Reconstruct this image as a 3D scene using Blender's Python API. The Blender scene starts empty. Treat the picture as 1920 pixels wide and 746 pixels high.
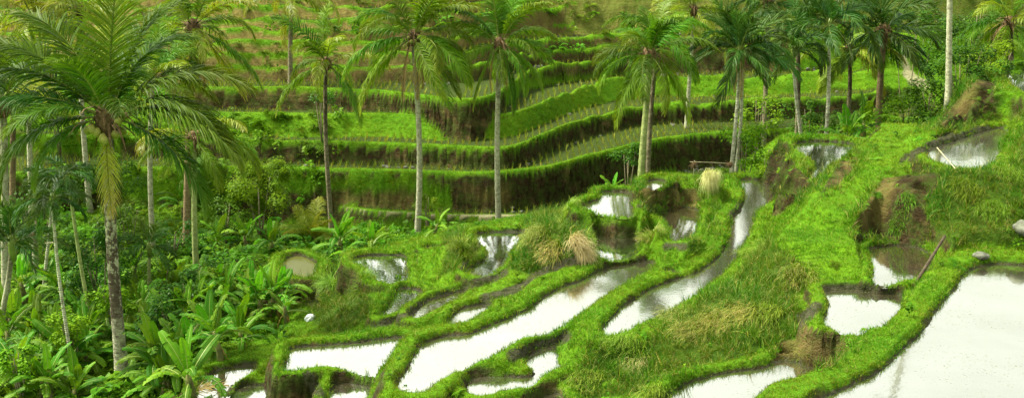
import bpy, bmesh, math, random
import numpy as np
from mathutils import Vector, Matrix, Euler
random.seed(7)
RNG = np.random.default_rng(11)
scene = bpy.context.scene
col = scene.collection
R = math.radians

# ---------------------------------------------------------------- camera (at the origin, looking along +Y, pitched down)
F = 2000.0; CX, CY = 960.0, 373.0; PITCH = R(15)
cp, sp_ = math.cos(PITCH), math.sin(PITCH)
def ray(px, py):
    u = (px - CX) / F; v = (CY - py) / F
    return (u, cp + v * sp_, -sp_ + v * cp)
def on_z(px, py, z):
    d = ray(px, py); t = z / d[2]
    return (d[0] * t, d[1] * t)
def at_Y(px, py, Y):
    d = ray(px, py); t = Y / d[1]
    return (d[0] * t, Y, d[2] * t)
def project(x, y, z):
    dep = y * cp - z * sp_; up = y * sp_ + z * cp
    return CX + F * x / dep, CY - F * up / dep, dep

cam_d = bpy.data.cameras.new('camera'); cam = bpy.data.objects.new('camera', cam_d); col.objects.link(cam)
cam_d.sensor_width = 36; cam_d.lens = 37.5; cam_d.clip_end = 2000; cam_d.clip_start = 0.1
cam.rotation_euler = (R(90) - PITCH, 0, 0)
scene.camera = cam

# ---------------------------------------------------------------- noise
_T = RNG.random((256, 256))
def vnoise(x, y, seed=0):
    x = np.asarray(x, float) + seed * 17.31; y = np.asarray(y, float) + seed * 9.77
    xi = np.floor(x).astype(int); yi = np.floor(y).astype(int)
    fx = x - xi; fy = y - yi
    fx = fx * fx * (3 - 2 * fx); fy = fy * fy * (3 - 2 * fy)
    a = _T[xi & 255, yi & 255]; b = _T[(xi + 1) & 255, yi & 255]
    c = _T[xi & 255, (yi + 1) & 255]; d = _T[(xi + 1) & 255, (yi + 1) & 255]
    return (a + (b - a) * fx) * (1 - fy) + (c + (d - c) * fx) * fy
def fbm(x, y, oct=3, seed=0):
    s = 0; amp = 0.5; tot = 0
    for k in range(oct):
        s = s + amp * vnoise(np.asarray(x) * 2 ** k, np.asarray(y) * 2 ** k, seed + k * 3); tot += amp; amp *= 0.5
    return s / tot - 0.5
def sstep(a, b, x):
    t = np.clip((x - a) / (b - a), 0, 1); return t * t * (3 - 2 * t)

# ---------------------------------------------------------------- grid (finer where the terraces are close)
def axis(parts):
    out = []
    for a, b, s in parts:
        n = max(1, int(round((b - a) / s))); out += list(a + (b - a) * np.arange(n) / n)
    return np.array(out + [parts[-1][1]])
XA = axis([(-260, -60, 8), (-60, -34, .8), (-34, -11, .13), (-11, 15.5, .05), (15.5, 30, .14), (30, 60, .6), (60, 260, 8)])
YA = axis([(-60, 6, 3), (6, 14, .4), (14, 36, .05), (36, 47, .1), (47, 88, .12), (88, 104, .5), (100, 300, 8)])
GX, GY = np.meshgrid(XA, YA, indexing='ij')

# ---------------------------------------------------------------- base ground through control points (picture place, level)
CTRL = [(100,740,-12.9),(300,700,-12.9),(470,640,-12.4),(520,590,-12.7),(300,560,-13.4),(100,500,-13.7),(480,520,-13.3),(400,450,-14.2),
 (700,440,-14.8),(600,430,-15),(800,430,-15),(700,422,-15.1),(900,428,-14.8),(1000,420,-14.8),(200,600,-13.1),(0,600,-13.2),(0,746,-12.6),(150,420,-14.1),(560,450,-14.2),(-200,600,-12.5),(-300,450,-13),(400,746,-11.9),(300,790,-12.6),
 (600,590,-11.6),(560,625,-11.4),(640,560,-11.0),(500,660,-11.9),(690,600,-10.5),(650,620,-10.7),
 (850,470,-9.75),(830,510,-10.2),(700,575,-10.5),(800,545,-10.25),(880,540,-10.0),(770,600,-10.2),
 (1040,440,-9.0),(990,520,-9.75),(960,540,-9.8),(1020,480,-9.3),(980,455,-9.6),
 (1150,700,-9.6),(1180,650,-9.4),(1100,670,-9.6),(1230,720,-9.45),(1080,746,-9.9),(960,760,-9.9),(850,740,-9.85),(780,755,-10.1),(900,790,-10.2),(700,790,-10.7),(560,720,-10.5),(580,760,-10.7),(510,700,-10.7),(500,790,-11.5),(1090,640,-9.55),(700,560,-10.5),(740,610,-10.3),(600,640,-10.4),(800,600,-10.1),(900,610,-10.0),(1000,560,-9.7),(790,640,-9.95),(620,540,-11.2),(560,570,-11.9),(500,640,-11.3),(420,670,-11.4),
 (1290,610,-8.95),(1400,620,-8.75),(1450,560,-8.5),(1380,530,-8.75),(1480,490,-8.15),(1500,570,-8.55),(1530,440,-7.95),(1330,640,-9.1),(1420,660,-9.0),
 (1440,480,-8.5),(1560,470,-8.1),(1600,440,-7.9),
 (1300,340,-9.4),(1250,330,-9.6),(1350,320,-10.0),(1430,300,-10.4),
 (1500,245,-9.4),(1560,240,-9.4),(1650,215,-9.6),(1780,190,-7.6),(1850,150,-7.4),(1800,400,-7.6),(1900,440,-7.6)]
EXTRA = [(-3,46,-14.4),(3,45,-14.2),(8,46,-14.0),(14,47,-13.8),(20,48,-13.4),(28,48,-12.5),(6,52,-14.3),(12,52,-14.2),(18,54,-14),(25,56,-13.5),(8,43.5,-13.6),(13,44,-13.2),(18,45,-12.5),(30,62,-13),(12,60,-14.3),(20,63,-14.1),(0,60,-14.3),(40,60,-12),(22,46,-12),(-25,45,-13.6),(-14,20,-12.6),(-6,12,-12),(0,10,-11),(5,10,-9.5),(12,8,-8),(20,15,-6.5),
 (16,20,-7.6),(20,26,-6.9),(26,34,-6.0),(5.5,41,-12.2),(11,42,-12),(30,40,-7),(45,40,-7),(-40,30,-12),(-60,60,-12),(60,60,-9),(0,0,-8),(0,-40,-8),(14,38.5,-9.6),(18,41,-10),(16,36,-7.6)]
pc = []
for px, py, z in CTRL:
    x, y = on_z(px, py, z); pc.append((x, y, z))
pc = np.array(pc + EXTRA)
num = np.zeros_like(GX); den = np.zeros_like(GX)
for x, y, z in pc:
    w = 1.0 / (((GX - x) ** 2 + (GY - y) ** 2) + 0.15) ** 1.9
    num += w * z; den += w
H = num / den
H += 0.25 * fbm(GX * .5, GY * .5, 3, 5) + 0.07 * fbm(GX * 2.2, GY * 2.2, 3, 8)
grass = np.ones_like(H); mud = np.zeros_like(H); tall = np.zeros_like(H); tread = np.full(H.shape, -1.0)

# ---------------------------------------------------------------- ridges and mounds: (px, py, z, half width)
def seg_dist(x, y, a, b):
    dx, dy = b[0] - a[0], b[1] - a[1]; L = dx * dx + dy * dy + 1e-9
    t = np.clip(((x - a[0]) * dx + (y - a[1]) * dy) / L, 0, 1)
    return np.hypot(x - a[0] - t * dx, y - a[1] - t * dy), t
def ridge(pts, slope):
    global H
    P = [(*on_z(p[0], p[1], p[2]), p[2], p[3]) for p in pts]
    if len(P) == 1: P = P * 2
    for a, b in zip(P[:-1], P[1:]):
        d, t = seg_dist(GX, GY, a, b)
        z = a[2] + (b[2] - a[2]) * t; w = a[3] + (b[3] - a[3]) * t
        dd = np.maximum(0, d - w + .3 * fbm(GX * 1.3, GY * 1.3, 3, 21))
        H = np.maximum(H, z - slope * (np.sqrt(dd * dd + .04) - .2) + .1 * fbm(GX * 1.1, GY * 1.1, 3, 4))
# grassy ramp beside the upper ponds
ridge([(1690,243,-7.0,1.1),(1655,300,-7.15,.9),(1590,380,-7.55,.9),(1520,440,-8.05,1.0),(1600,450,-7.9,.5)], 1.1)
# bank on the right
ridge([(1750,328,-6.85,.2),(1850,316,-6.75,.3),(1868,262,-6.5,.3),(1920,195,-5.7,.5),(2100,120,-4.6,1)], .5)
# small knolls
ridge([(1040,425,-8.75,.35),(1090,440,-8.85,.3)], .9)
ridge([(870,455,-9.45,.25),(885,480,-9.5,.2)], 1.0)
ridge([(1215,425,-8.85,.12),(1225,455,-8.95,.12)], 1.6)
ridge([(1290,338,-8.7,.3),(1345,345,-8.7,.35),(1385,365,-8.85,.2)], 1.5)
ridge([(540,500,-11.9,.9)], 1.2)
ridge([(1830,150,-5.85,.25),(1870,170,-5.9,.5),(1880,205,-6.1,.5),(1880,225,-6.6,.4)], 2.2)

# ---------------------------------------------------------------- far hillside: level terrace lips traced as (px, py)
LIPS = [
 (-14.0, 3.0, [(-600,420),(0,372),(200,376),(420,386),(560,388),(620,392),(700,403),(850,411),(1000,412),(1100,404),(1300,380),(1600,340),(2300,300)]),
 (-12.27, 3.5, [(-600,360),(0,332),(230,322),(420,318),(520,320),(700,325),(850,330),(930,330),(1000,322),(1040,318),(1100,298),(1160,284),(1210,272),(1260,262),(1400,250),(1520,243),(1620,236),(1750,225),(2300,205)]),
 (-11.35, 4.0, [(-600,290),(0,258),(230,262),(480,270),(700,275),(850,280),(930,284),(970,280),(1010,262),(1050,244),(1100,228),(1180,208),(1270,203),(1440,196),(1500,192),(1600,185),(1680,168),(1760,166),(2300,150)]),
 (-10.45, .85, [(-600,240),(0,205),(230,215),(440,218),(600,220),(740,220),(790,224),(850,225),(950,222),(1000,205),(1060,180),(1130,162),(1210,152),(1440,148),(1600,140),(2300,120)]),
 (-9.4, 3.2, [(-600,190),(0,165),(230,165),(420,170),(600,170),(700,175),(800,185),(850,192),(900,192),(930,182),(955,168),(965,150),(990,137),(1040,127),(1130,117),(1200,108),(1330,103),(1500,100),(1700,95),(2300,85)]),
 (-8.05, 2.2, [(-600,115),(0,110),(500,107),(700,108),(860,104),(950,92),(1000,80),(1130,72),(1500,66),(2300,64)]),
 (-8.7, 2.4, [(-600,140),(0,130),(500,130),(700,133),(860,133),(900,128),(950,118),(1000,103),(1130,92),(1500,85),(2300,80)]),
 (-7.4, 2.4, [(-600,98),(0,87),(480,84),(700,84),(850,75),(950,57),(1000,50),(1130,47),(1300,45),(1700,40),(2300,40)]),
 (-6.85, 2.4, [(-600,72),(0,63),(480,62),(700,62),(860,51),(950,38),(1050,31),(1300,27),(2300,22)]),
 (-6.3, 2.4, [(-600,50),(0,42),(500,40),(700,40),(900,31),(950,25),(1050,16),(1300,12),(2300,6)]),
 (-5.8, 2.4, [(-600,28),(0,22),(500,21),(700,20),(900,10),(950,7),(1050,-1),(1300,-4),(2300,-10)]),
 (-5.3, 2.4, [(-600,5),(0,2),(700,-1),(900,-10),(1050,-21),(2300,-28)]),
 (-4.2, 1.5, [(-600,-40),(700,-40),(1050,-45),(2300,-50)]),
 (-3.0, 1.2, [(-600,-85),(2300,-85)]),
 (-1.5, 1.0, [(-600,-125),(2300,-125)]),
]
far = GY > 38
hx, hy = GX[far], GY[far]
hh = H[far].copy(); hg = grass[far]; hm = mud[far]; ht = tread[far]
LIPS.sort(key=lambda l: l[0])
for k, (z, s, pts) in enumerate(LIPS):
    P = np.array([on_z(px, py, z) for px, py in pts]); o = np.argsort(P[:, 0]); P = P[o]
    yk = np.interp(hx, P[:, 0], P[:, 1])
    # round the traced corners
    yk = (yk + np.interp(hx - .5, P[:, 0], P[:, 1]) + np.interp(hx + .5, P[:, 0], P[:, 1])) / 3
    t = hy - yk + .38 * fbm(hx * .45, k * 7.3 + hy * .02, 3, 31 + k) + .08 * fbm(hx * 2.5, hy * 1.5, 2, 60 + k)
    wob = .10 * fbm(hx * .9, hy * 2.5, 3, 40 + k)
    lipz = z + .16 * sstep(-.02, .12, t) * (1 - sstep(.35, .8, t))
    if s > 2: prof = z - s * np.maximum(0, -t + wob * sstep(0, .2, -t) * 2)
    else: prof = z - s * np.maximum(0, -t + wob)
    prof = np.where(t > 0, lipz, prof)
    new = prof > hh
    hh = np.where(new, prof, hh)
    if s > 2:
        hg = np.where(new & (t < -.02), 0, hg)
    elif z > -10:
        hg = np.where(new & (t < -.02), .25, hg)
    else:
        hg = np.where(new & (t < -.02), 1, hg)
    hg = np.where(new & (t >= .0) & (t < .48), 1, hg)
    hg = np.where(new & (t >= .48), 0, hg)
    hm = np.where(new, sstep(.48, .6, t), hm)
    ht = np.where(new & (t >= .62), t, np.where(new, -1, ht))
H[far] = hh; grass[far] = hg; mud[far] = hm; tread[far] = ht

H = H + sstep(56, 66, GY) * (tread < 0) * (.9 * fbm(GX * .55, GY * 1.2, 4, 160))
# ---------------------------------------------------------------- ponds: level, bund width, wall steepness, outline as seen
def c6(L): return [(x / 2, 373 + y / 2) for x, y in L]
def c7(L): return [(640 + x / 2, 373 + y / 2) for x, y in L]
def c8(L): return [(1280 + x / 2, 373 + y / 2) for x, y in L]
PONDS = [
 ('broad', -8.1, .72, 3.5, [(1500,765),(1550,743),(1600,723),(1655,693),(1695,653),(1740,613),(1760,573),(1790,548),(1802,523),(1810,510),(1840,498),(1862,493),(1920,497),(2050,510),(2300,600),(2200,860),(1500,860),(1470,800)]),
 ('paddle', -8.42, .38, 4, [(1542,545),(1600,543),(1660,548),(1690,551),(1687,568),(1660,603),(1635,640),(1600,628),(1567,618),(1542,608),(1552,583),(1557,568),(1550,555)]),
 ('front', -9.1, .36, 3.5, [(1235,750),(1280,722),(1325,706),(1380,695),(1440,688),(1452,676),(1490,677),(1560,690),(1578,688),(1560,699),(1520,717),(1490,730),(1455,752),(1430,810),(1200,810)]),
 ('shaded', -8.28, .28, 3.5, [(1625,470),(1640,464),(1680,458),(1720,462),(1742,478),(1735,498),(1710,524),(1650,530),(1632,527),(1640,513),(1637,493)]),
 ('upper', -6.9, .42, 3.0, [(1740,280),(1760,275),(1790,265),(1820,255),(1850,245),(1885,236),(1875,262),(1868,290),(1850,312),(1815,320),(1785,317),(1742,305)]),
 ('top', -6.0, .45, 2.2, [(1868,134),(1920,131),(2050,132),(2050,185),(1925,184),(1905,168),(1888,150)]),
 ('perched', -7.85, .58, 3.2, [(1488,268),(1520,264),(1570,265),(1606,270),(1590,285),(1572,298),(1545,312),(1535,330),(1524,339),(1514,336),(1530,318),(1525,305),(1505,292),(1492,280)]),
 ('star', -8.95, .34, 3.5, [(1128,357),(1179,359),(1183,368),(1180,378),(1186,398),(1173,406),(1130,399),(1084,391),(1096,383),(1124,374),(1128,366)]),
 ('hedge', -9.5, .3, 3.5, [(1115,463),(1112,440),(1120,428),(1160,422),(1190,427),(1197,445),(1194,473),(1175,481),(1135,485),(1120,482)]),
 ('brown', -9.32, .32, 3.5, [(1210,380),(1260,386),(1310,390),(1308,405),(1300,430),(1290,457),(1272,457),(1252,452),(1258,430),(1245,412),(1220,398)]),
 ('tiny', -8.6, .34, 3.5, [(1201,356),(1207,343),(1222,336),(1248,338),(1242,347),(1217,354)]),
 ('channel', -9.28, .55, 1.2, [(1130,617),(1140,600),(1180,567),(1225,537),(1280,521),(1310,510),(1340,491),(1360,467),(1371,445),(1366,425),(1376,410),(1394,392),(1398,362),(1382,336),(1420,335),(1470,345),(1482,357),(1445,378),(1425,388),(1412,398),(1405,425),(1390,455),(1375,482),(1350,512),(1310,542),(1280,562),(1230,592),(1180,614),(1155,627),(1135,629)]),
 ('sliver', -9.35, .25, 3.5, [(1246,512),(1262,506),(1280,507),(1289,512),(1265,517)]),
 ('long', -9.6, .46, 1.8, c7([(215,680),(240,650),(265,610),(285,570),(310,535),(400,510),(480,505),(570,465),(700,415),(760,370),(800,345),(850,320),(900,310),(960,270),(1000,250),(1080,238),(1180,232),(1150,265),(1100,300),(1060,330),(970,375),(900,415),(850,450),(800,490),(700,510),(650,530),(600,560),(560,590),(480,610),(430,640),(340,680),(320,717),(280,720),(230,705)])),
 ('hook', -9.74, .34, 2.5, c7([(675,600),(700,580),(740,550),(780,540),(862,527),(852,560),(848,595),(830,622),(770,640),(740,665),(690,702),(600,710),(520,738),(470,708),(455,682),(480,662),(560,655),(640,665),(700,668),(742,650),(720,625)])),
 ('corner', -9.9, .3, 3.5, c7([(715,745),(770,728),(825,722),(850,800),(720,830),(680,800)])),
 ('left', -10.15, .34, 4.0, [(532,694),(542,673),(540,650),(620,645),(680,640),(715,634),(764,629),(750,650),(743,668),(722,683),(714,706),(695,703),(640,692),(600,690),(560,698),(535,698)]),
 ('lower', -10.32, .3, 3.5, [(618,760),(622,722),(640,716),(710,721),(716,750),(720,800),(610,800)]),
 ('curl', -10.78, .3, 3.5, [(372,745),(380,712),(400,697),(430,688),(482,682),(480,693),(450,705),(432,714),(425,735),(410,760),(380,770)]),
 ('nook', -10.86, .28, 3.5, [(425,760),(437,730),(455,722),(495,721),(512,728),(508,745),(500,800),(420,800)]),
 ('fork', -10.4, .34, 3.5, [(655,486),(678,479),(705,477),(765,478),(757,495),(764,515),(762,532),(747,534),(715,529),(698,510),(685,498)]),
 ('mirror', -10.25, .32, 3.5, [(713,592),(735,568),(747,543),(760,539),(785,543),(794,553),(772,564),(760,575),(730,590)]),
 ('ditch', -10.1, .32, 3.5, [(770,593),(790,573),(810,560),(855,546),(880,540),(862,555),(840,567),(805,585),(785,596)]),
 ('leaf', -9.9, .32, 3.5, [(833,610),(855,588),(865,577),(900,569),(925,569),(892,589),(880,599),(857,608)]),
 ('trunk', -9.9, .3, 3.5, [(888,437),(920,434),(987,435),(972,449),(962,463),(947,488),(935,503),(915,519),(890,519),(873,508),(890,498),(910,488),(920,468),(903,453)]),
 ('spot', -10.2, .25, 3.5, [(790,463),(820,460),(832,465),(812,470)]),
 ('round', -11.35, .42, 2.4, [(530,489),(545,480),(567,479),(592,492),(594,504),(582,521),(560,519),(538,510)]),
]
def chaikin(P, n=2):
    P = np.array(P)
    for _ in range(n):
        Q = np.roll(P, -1, 0); P = np.stack([.75 * P + .25 * Q, .25 * P + .75 * Q], 1).reshape(-1, 2)
    return P
def sdist(x, y, P):
    d = np.full(x.shape, 1e9); ins = np.zeros(x.shape, bool)
    Q = np.roll(P, -1, 0)
    for a, b in zip(P, Q):
        dd, _ = seg_dist(x, y, a, b); d = np.minimum(d, dd)
        c = ((a[1] > y) != (b[1] > y))
        if a[1] != b[1]:
            ins ^= c & (x < (b[0] - a[0]) * (y - a[1]) / (b[1] - a[1]) + a[0])
    return np.where(ins, -d, d)
PONDS.sort(key=lambda p: p[1])
Dlow = np.full(GX.shape, 1e3); poolmask = np.full(GX.shape, -1); poolpoly = []
bund = np.zeros_like(H)
for i, (nm, z, w, s, pts) in enumerate(PONDS):
    P = chaikin([on_z(px, py, z) for px, py in pts], 2); poolpoly.append((nm, z, P))
    x0, y0 = P.min(0) - 2.6; x1, y1 = P.max(0) + 2.6
    ix = slice(*np.searchsorted(XA, (x0, x1))); iy = slice(*np.searchsorted(YA, (y0, y1)))
    x, y = GX[ix, iy], GY[ix, iy]
    d = np.minimum(sdist(x, y, P), sdist(x, y + (.02 if nm == 'left' else .2), P)) - .03   # the bank in front hides this much of the near shore
    d = d + .10 * fbm(x * 2.1, y * 2.1, 3, 3 + i)
    dl = Dlow[ix, iy]; h = H[ix, iy].copy()
    wl = w * (1 + .5 * fbm(x * .8, y * .8, 2, 77))
    wl = np.maximum(.06, np.minimum(wl, .8 * (d + dl)))
    t = d - wl
    hb = .14 + .07 * fbm(x * 1.5, y * 1.5, 3, 50)
    top = z + hb * sstep(0, .13, d) - .05 * sstep(-.12, 0, t)
    pool = z - .22 * sstep(0, .15, -d)
    tt = np.maximum(0, t); r = .5 * fbm(x * 3.1, y * 3.1, 3, 90)
    lo = z + hb - .05 - s * np.maximum(0, tt * (1 + r)); hi = z + hb + {'perched': 3.5, 'shaded': 3.2, 'brown': 2.5, 'hedge': 2.5}.get(nm, 1.3) * tt
    out = np.minimum(np.maximum(h, lo), hi)
    n = np.where(d < 0, pool, np.where(t < 0, top, out))
    H[ix, iy] = n
    g = grass[ix, iy]
    g = np.where(d < .04, 0, np.where(t < .04, 1, np.where((lo > h) & (t > .04), (.12 if s > 2 else 1), g)))
    grass[ix, iy] = g
    bund[ix, iy] = np.where((d > 0) & (t < .05), 1, np.where(d <= 0, 0, bund[ix, iy]))
    wall = (t >= 0) & (lo > h + .01)
    poolmask[ix, iy] = np.where(d < 0, i, np.where((t < 0) | wall, -1, poolmask[ix, iy]))
    mud[ix, iy] = np.where(d < .015, 1, np.where((t < 0) | wall, 0, mud[ix, iy]))
    Dlow[ix, iy] = np.minimum(dl, d)

# ---------------------------------------------------------------- where the ground is bare, muddy or overgrown (picture outlines on the ground itself)
PXg, PYg, _ = project(GX, np.maximum(GY, 5), H)
def gpoly(pts): return sdist(PXg, PYg, np.array(pts, float))
def gline(pts, w):
    d = np.full(PXg.shape, 1e9)
    for a, b in zip(pts[:-1], pts[1:]):
        dd, _ = seg_dist(PXg, PYg, a, b); d = np.minimum(d, dd)
    return d - w
near = (GY < 44) & (GY > 10)
def thin(w): return w * .62
gx_, gy_ = np.gradient(H, XA, YA)
slope = np.hypot(gx_, gy_)
nz = fbm(GX * 1.6, GY * 1.6, 3, 13)
# steep ground near is bare unless overgrown
steep = sstep(1.25, 1.9, slope + nz * 1.2)
grass = np.where(near, np.minimum(grass, 1 - steep), grass)
for pts, w in [([(800,575),(850,550),(900,530),(920,525)],5), ([(905,560),(960,545),(1010,515),(1060,490),(1100,485)],9), ([(700,610),(760,590),(790,570),(840,548)],7),
  ([(960,665),(1000,650),(1060,630)],11), ([(1505,595),(1530,575)],16),([(1545,537),(1600,536),(1690,543)],5),([(1370,402),(1385,390),(1395,375)],8),
  ([(865,500),(880,485),(895,462),(900,445)],5),([(1250,462),(1280,462)],8),([(1690,300),(1760,262),(1850,238)],8),([(870,530),(930,520),(950,512)],7),
  ([(575,705),(600,735)],14),([(1200,385),(1240,400),(1255,430)],6),([(1725,470),(1745,490)],6),([(400,690),(440,680),(480,678)],4),([(900,438),(985,432)],3)]:
    d = gline(pts, thin(w)) + nz * 14
    m = (1 - sstep(-2, 4, d)) * near
    mud = np.maximum(mud, m); grass = grass * (1 - m)
# mossy faces
ms = np.minimum.reduce([gpoly(p) for p in [[(1080,385),(1185,395),(1235,375),(1250,400),(1205,440),(1185,425),(1095,425),(1080,430)],[(1195,400),(1260,400),(1260,480),(1195,480)],[(1240,440),(1310,440),(1300,490),(1240,490)]]])
grass = np.where(near & (poolmask < 0), np.maximum(grass, .8 * (1 - sstep(-6, 2, ms + 14 * nz))), grass)
# path along the foot of the far hill
for pts, w in [([(240,372),(420,386),(560,388),(620,392),(700,403),(850,411),(1000,411)],3.0)]:
    m = (1 - sstep(-1, 2, gline(pts, w))) * (GY > 40); mud = np.maximum(mud, m * .8); grass = grass * (1 - m)
path_far = (1 - sstep(-1, 2, gline([(240,370),(420,383),(560,385),(620,389),(700,400),(850,407),(1000,407)], 4.0) + nz * 2)) * (GY > 44) * (slope < 1.2)
path_far = np.maximum(path_far, (1 - sstep(-1, 2, gline([(1690,105),(1700,130),(1712,150),(1735,158)], 9) + nz * 14)) * (GY > 44))
grass = grass * (1 - path_far)
# bare cliffs
cl = np.minimum.reduce([gpoly(p) for p in [
  [(1650,335),(1740,318),(1775,330),(1735,380),(1745,440),(1735,462),(1640,450),(1590,430),(1620,385)],
  [(1790,195),(1830,145),(1870,150),(1868,190),(1830,232),(1790,240),(1745,240)],
  [(1440,295),(1480,300),(1525,335),(1500,372),(1440,360),(1420,340)],
  [(1535,365),(1572,300),(1612,292),(1600,320),(1570,350)],
  [(1195,352),(1310,350),(1308,388),(1205,384)],
  [(1455,640),(1540,628),(1600,650),(1560,690),(1450,680)],
  [(505,510),(540,520),(600,525),(600,580),(560,570),(505,540)]]])
grass = np.where(near & (cl < 0), grass * sstep(-3, 1, cl + 8 * nz), grass)
cliff = near * (1 - sstep(-22, 2, cl)) * (poolmask < 0)
H = H - cliff * sstep(.15, .8, cliff) * (.75 * sstep(-.02, .12, fbm(GX * .8, GY * .8, 2, 201)) + .22 * np.abs(fbm(GX * 3.2, GY * 3.2, 4, 202)) * 2 - .06)
# long unmown grass
tl = np.minimum.reduce([gpoly(p) for p in [
  [(1060,746),(1070,650),(1140,632),(1240,595),(1330,540),(1400,460),(1420,430),(1480,470),(1510,500),(1500,560),(1500,620),(1450,680),(1330,700),(1240,746)],
  [(1740,325),(1850,300),(1870,240),(1930,190),(1930,480),(1830,480),(1750,460),(1735,380)],
  [(950,440),(1020,390),(1090,385),(1120,430),(1110,480),(990,520),(930,500)],
  [(580,600),(590,520),(650,490),(700,520),(690,600),(620,630)],
  [(840,430),(900,435),(890,500),(820,520)],
  [(1310,380),(1360,380),(1350,460),(1300,480),(1290,450)],
  [(1700,100),(1930,70),(1930,128),(1840,135),(1790,200),(1720,240)]]])
tall = np.where(near, 1 - sstep(-10, 6, tl + 20 * nz), 0)
grass = np.where(near & (tl < 0), np.maximum(grass, sstep(0, 14, -tl + 14 * nz) * (poolmask < 0) * (cl > 0) * (1 - sstep(2.2, 3.2, slope))), grass)
tall = tall * (1 - bund * .92)
# far: overgrown faces
fg = np.minimum.reduce([gpoly(p) for p in [
  [(505,330),(800,330),(812,350),(740,360),(620,356),(515,360)], [(430,214),(790,216),(815,262),(430,262)], [(230,330),(430,325),(430,390),(230,380)],
  [(780,350),(840,350),(850,395),(775,395)],[(0,150),(230,160),(230,330),(0,330)], [(430,415),(1000,415),(1000,440),(430,440)],[(940,150),(1100,140),(1500,140),(1500,180),(1180,190),(1090,222),(960,245)],
  [(1480,60),(1920,40),(1920,170),(1480,160)]]])
grass = np.where((GY > 42), np.maximum(grass, (1 - sstep(-4, 3, fg + 10 * nz)) * (tread < 0)), grass)
grass = np.where((poolmask >= 0) | (mud > .75), 0, grass)
# ochre soil high up on the far side, with its sunlit brightness painted in
tan = np.minimum.reduce([gpoly(p) for p in [[(1195,345),(1315,345),(1310,392),(1200,388)],[(1455,632),(1600,632),(1590,690),(1450,680)],[(610,358),(800,352),(800,396),(615,392)],[(440,322),(500,325),(500,360),(440,360)],
  [(1640,330),(1700,315),(1680,360),(1600,430),(1585,425)],[(1790,200),(1835,150),(1840,170),(1800,215)],[(1570,290),(1612,292),(1590,330)],[(865,345),(960,345),(950,385),(880,385)],[(1500,560),(1560,560),(1530,610),(1495,600)]]])
ochre = sstep(50, 75, GY - GX * .6 + 20 * nz) * sstep(-10.5, -7, H) * (.95 - .5 * sstep(-8, 4, GX))
ochre = np.maximum(ochre, .34 * (1 - sstep(-16, 6, tan + 40 * nz)))
H = H + (mud > .5) * (poolmask < 0) * near * .05 * (np.abs(fbm(GX * 5, GY * 5, 3, 303)) * 4 - .6)
H = H + (ochre > .2) * (GY > 50) * 0
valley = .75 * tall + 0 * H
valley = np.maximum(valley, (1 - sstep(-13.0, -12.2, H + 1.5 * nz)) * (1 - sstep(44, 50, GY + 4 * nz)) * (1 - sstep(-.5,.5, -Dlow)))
moist = np.clip(1 - sstep(-.02, .16, Dlow), 0, 1)

def make_terrain():
    nx, ny = GX.shape
    me = bpy.data.meshes.new('ground')
    # ragged walls: push steep faces sideways a little
    sx = GX.copy(); sy = GY.copy()
    amp = np.clip((slope - 1.2) / 3, 0, 1) * np.where(GY < 42, .13, .16)
    sx += amp * 2 * fbm(GX * 3, (H) * 6 + GY * 3, 3, 101); sy += amp * 2 * fbm(GX * 3, H * 6 + GY, 3, 104)
    co = np.stack([sx, sy, H], -1).reshape(-1, 3).astype(np.float32)
    me.vertices.add(len(co)); me.vertices.foreach_set('co', co.ravel())
    i = np.arange(nx - 1)[:, None] * ny + np.arange(ny - 1)[None, :]
    q = np.stack([i, i + ny, i + ny + 1, i + 1], -1).reshape(-1, 4).astype(np.int32)
    me.loops.add(q.size); me.loops.foreach_set('vertex_index', q.ravel())
    me.polygons.add(len(q)); me.polygons.foreach_set('loop_start', np.arange(0, q.size, 4, dtype=np.int32)); me.polygons.foreach_set('loop_total', np.full(len(q), 4, np.int32))
    me.polygons.foreach_set('use_smooth', np.ones(len(q), bool))
    me.update()
    for nm, arrs in (('cover', (grass, mud, ochre)), ('cover_more', (path_far, valley, moist))):
        a = me.attributes.new(nm, 'FLOAT_VECTOR', 'POINT')
        a.data.foreach_set('vector', np.stack([v.ravel() for v in arrs], -1).astype(np.float32).ravel())
    o = bpy.data.objects.new('ground', me); col.objects.link(o); o['kind'] = 'structure'
    return o

def hz(x, y):
    i = min(max(np.searchsorted(XA, x) - 1, 0), len(XA) - 2); j = min(max(np.searchsorted(YA, y) - 1, 0), len(YA) - 2)
    fx = (x - XA[i]) / (XA[i + 1] - XA[i]); fy = (y - YA[j]) / (YA[j + 1] - YA[j])
    return float((H[i, j] * (1 - fx) + H[i + 1, j] * fx) * (1 - fy) + (H[i, j + 1] * (1 - fx) + H[i + 1, j + 1] * fx) * fy)
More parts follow.
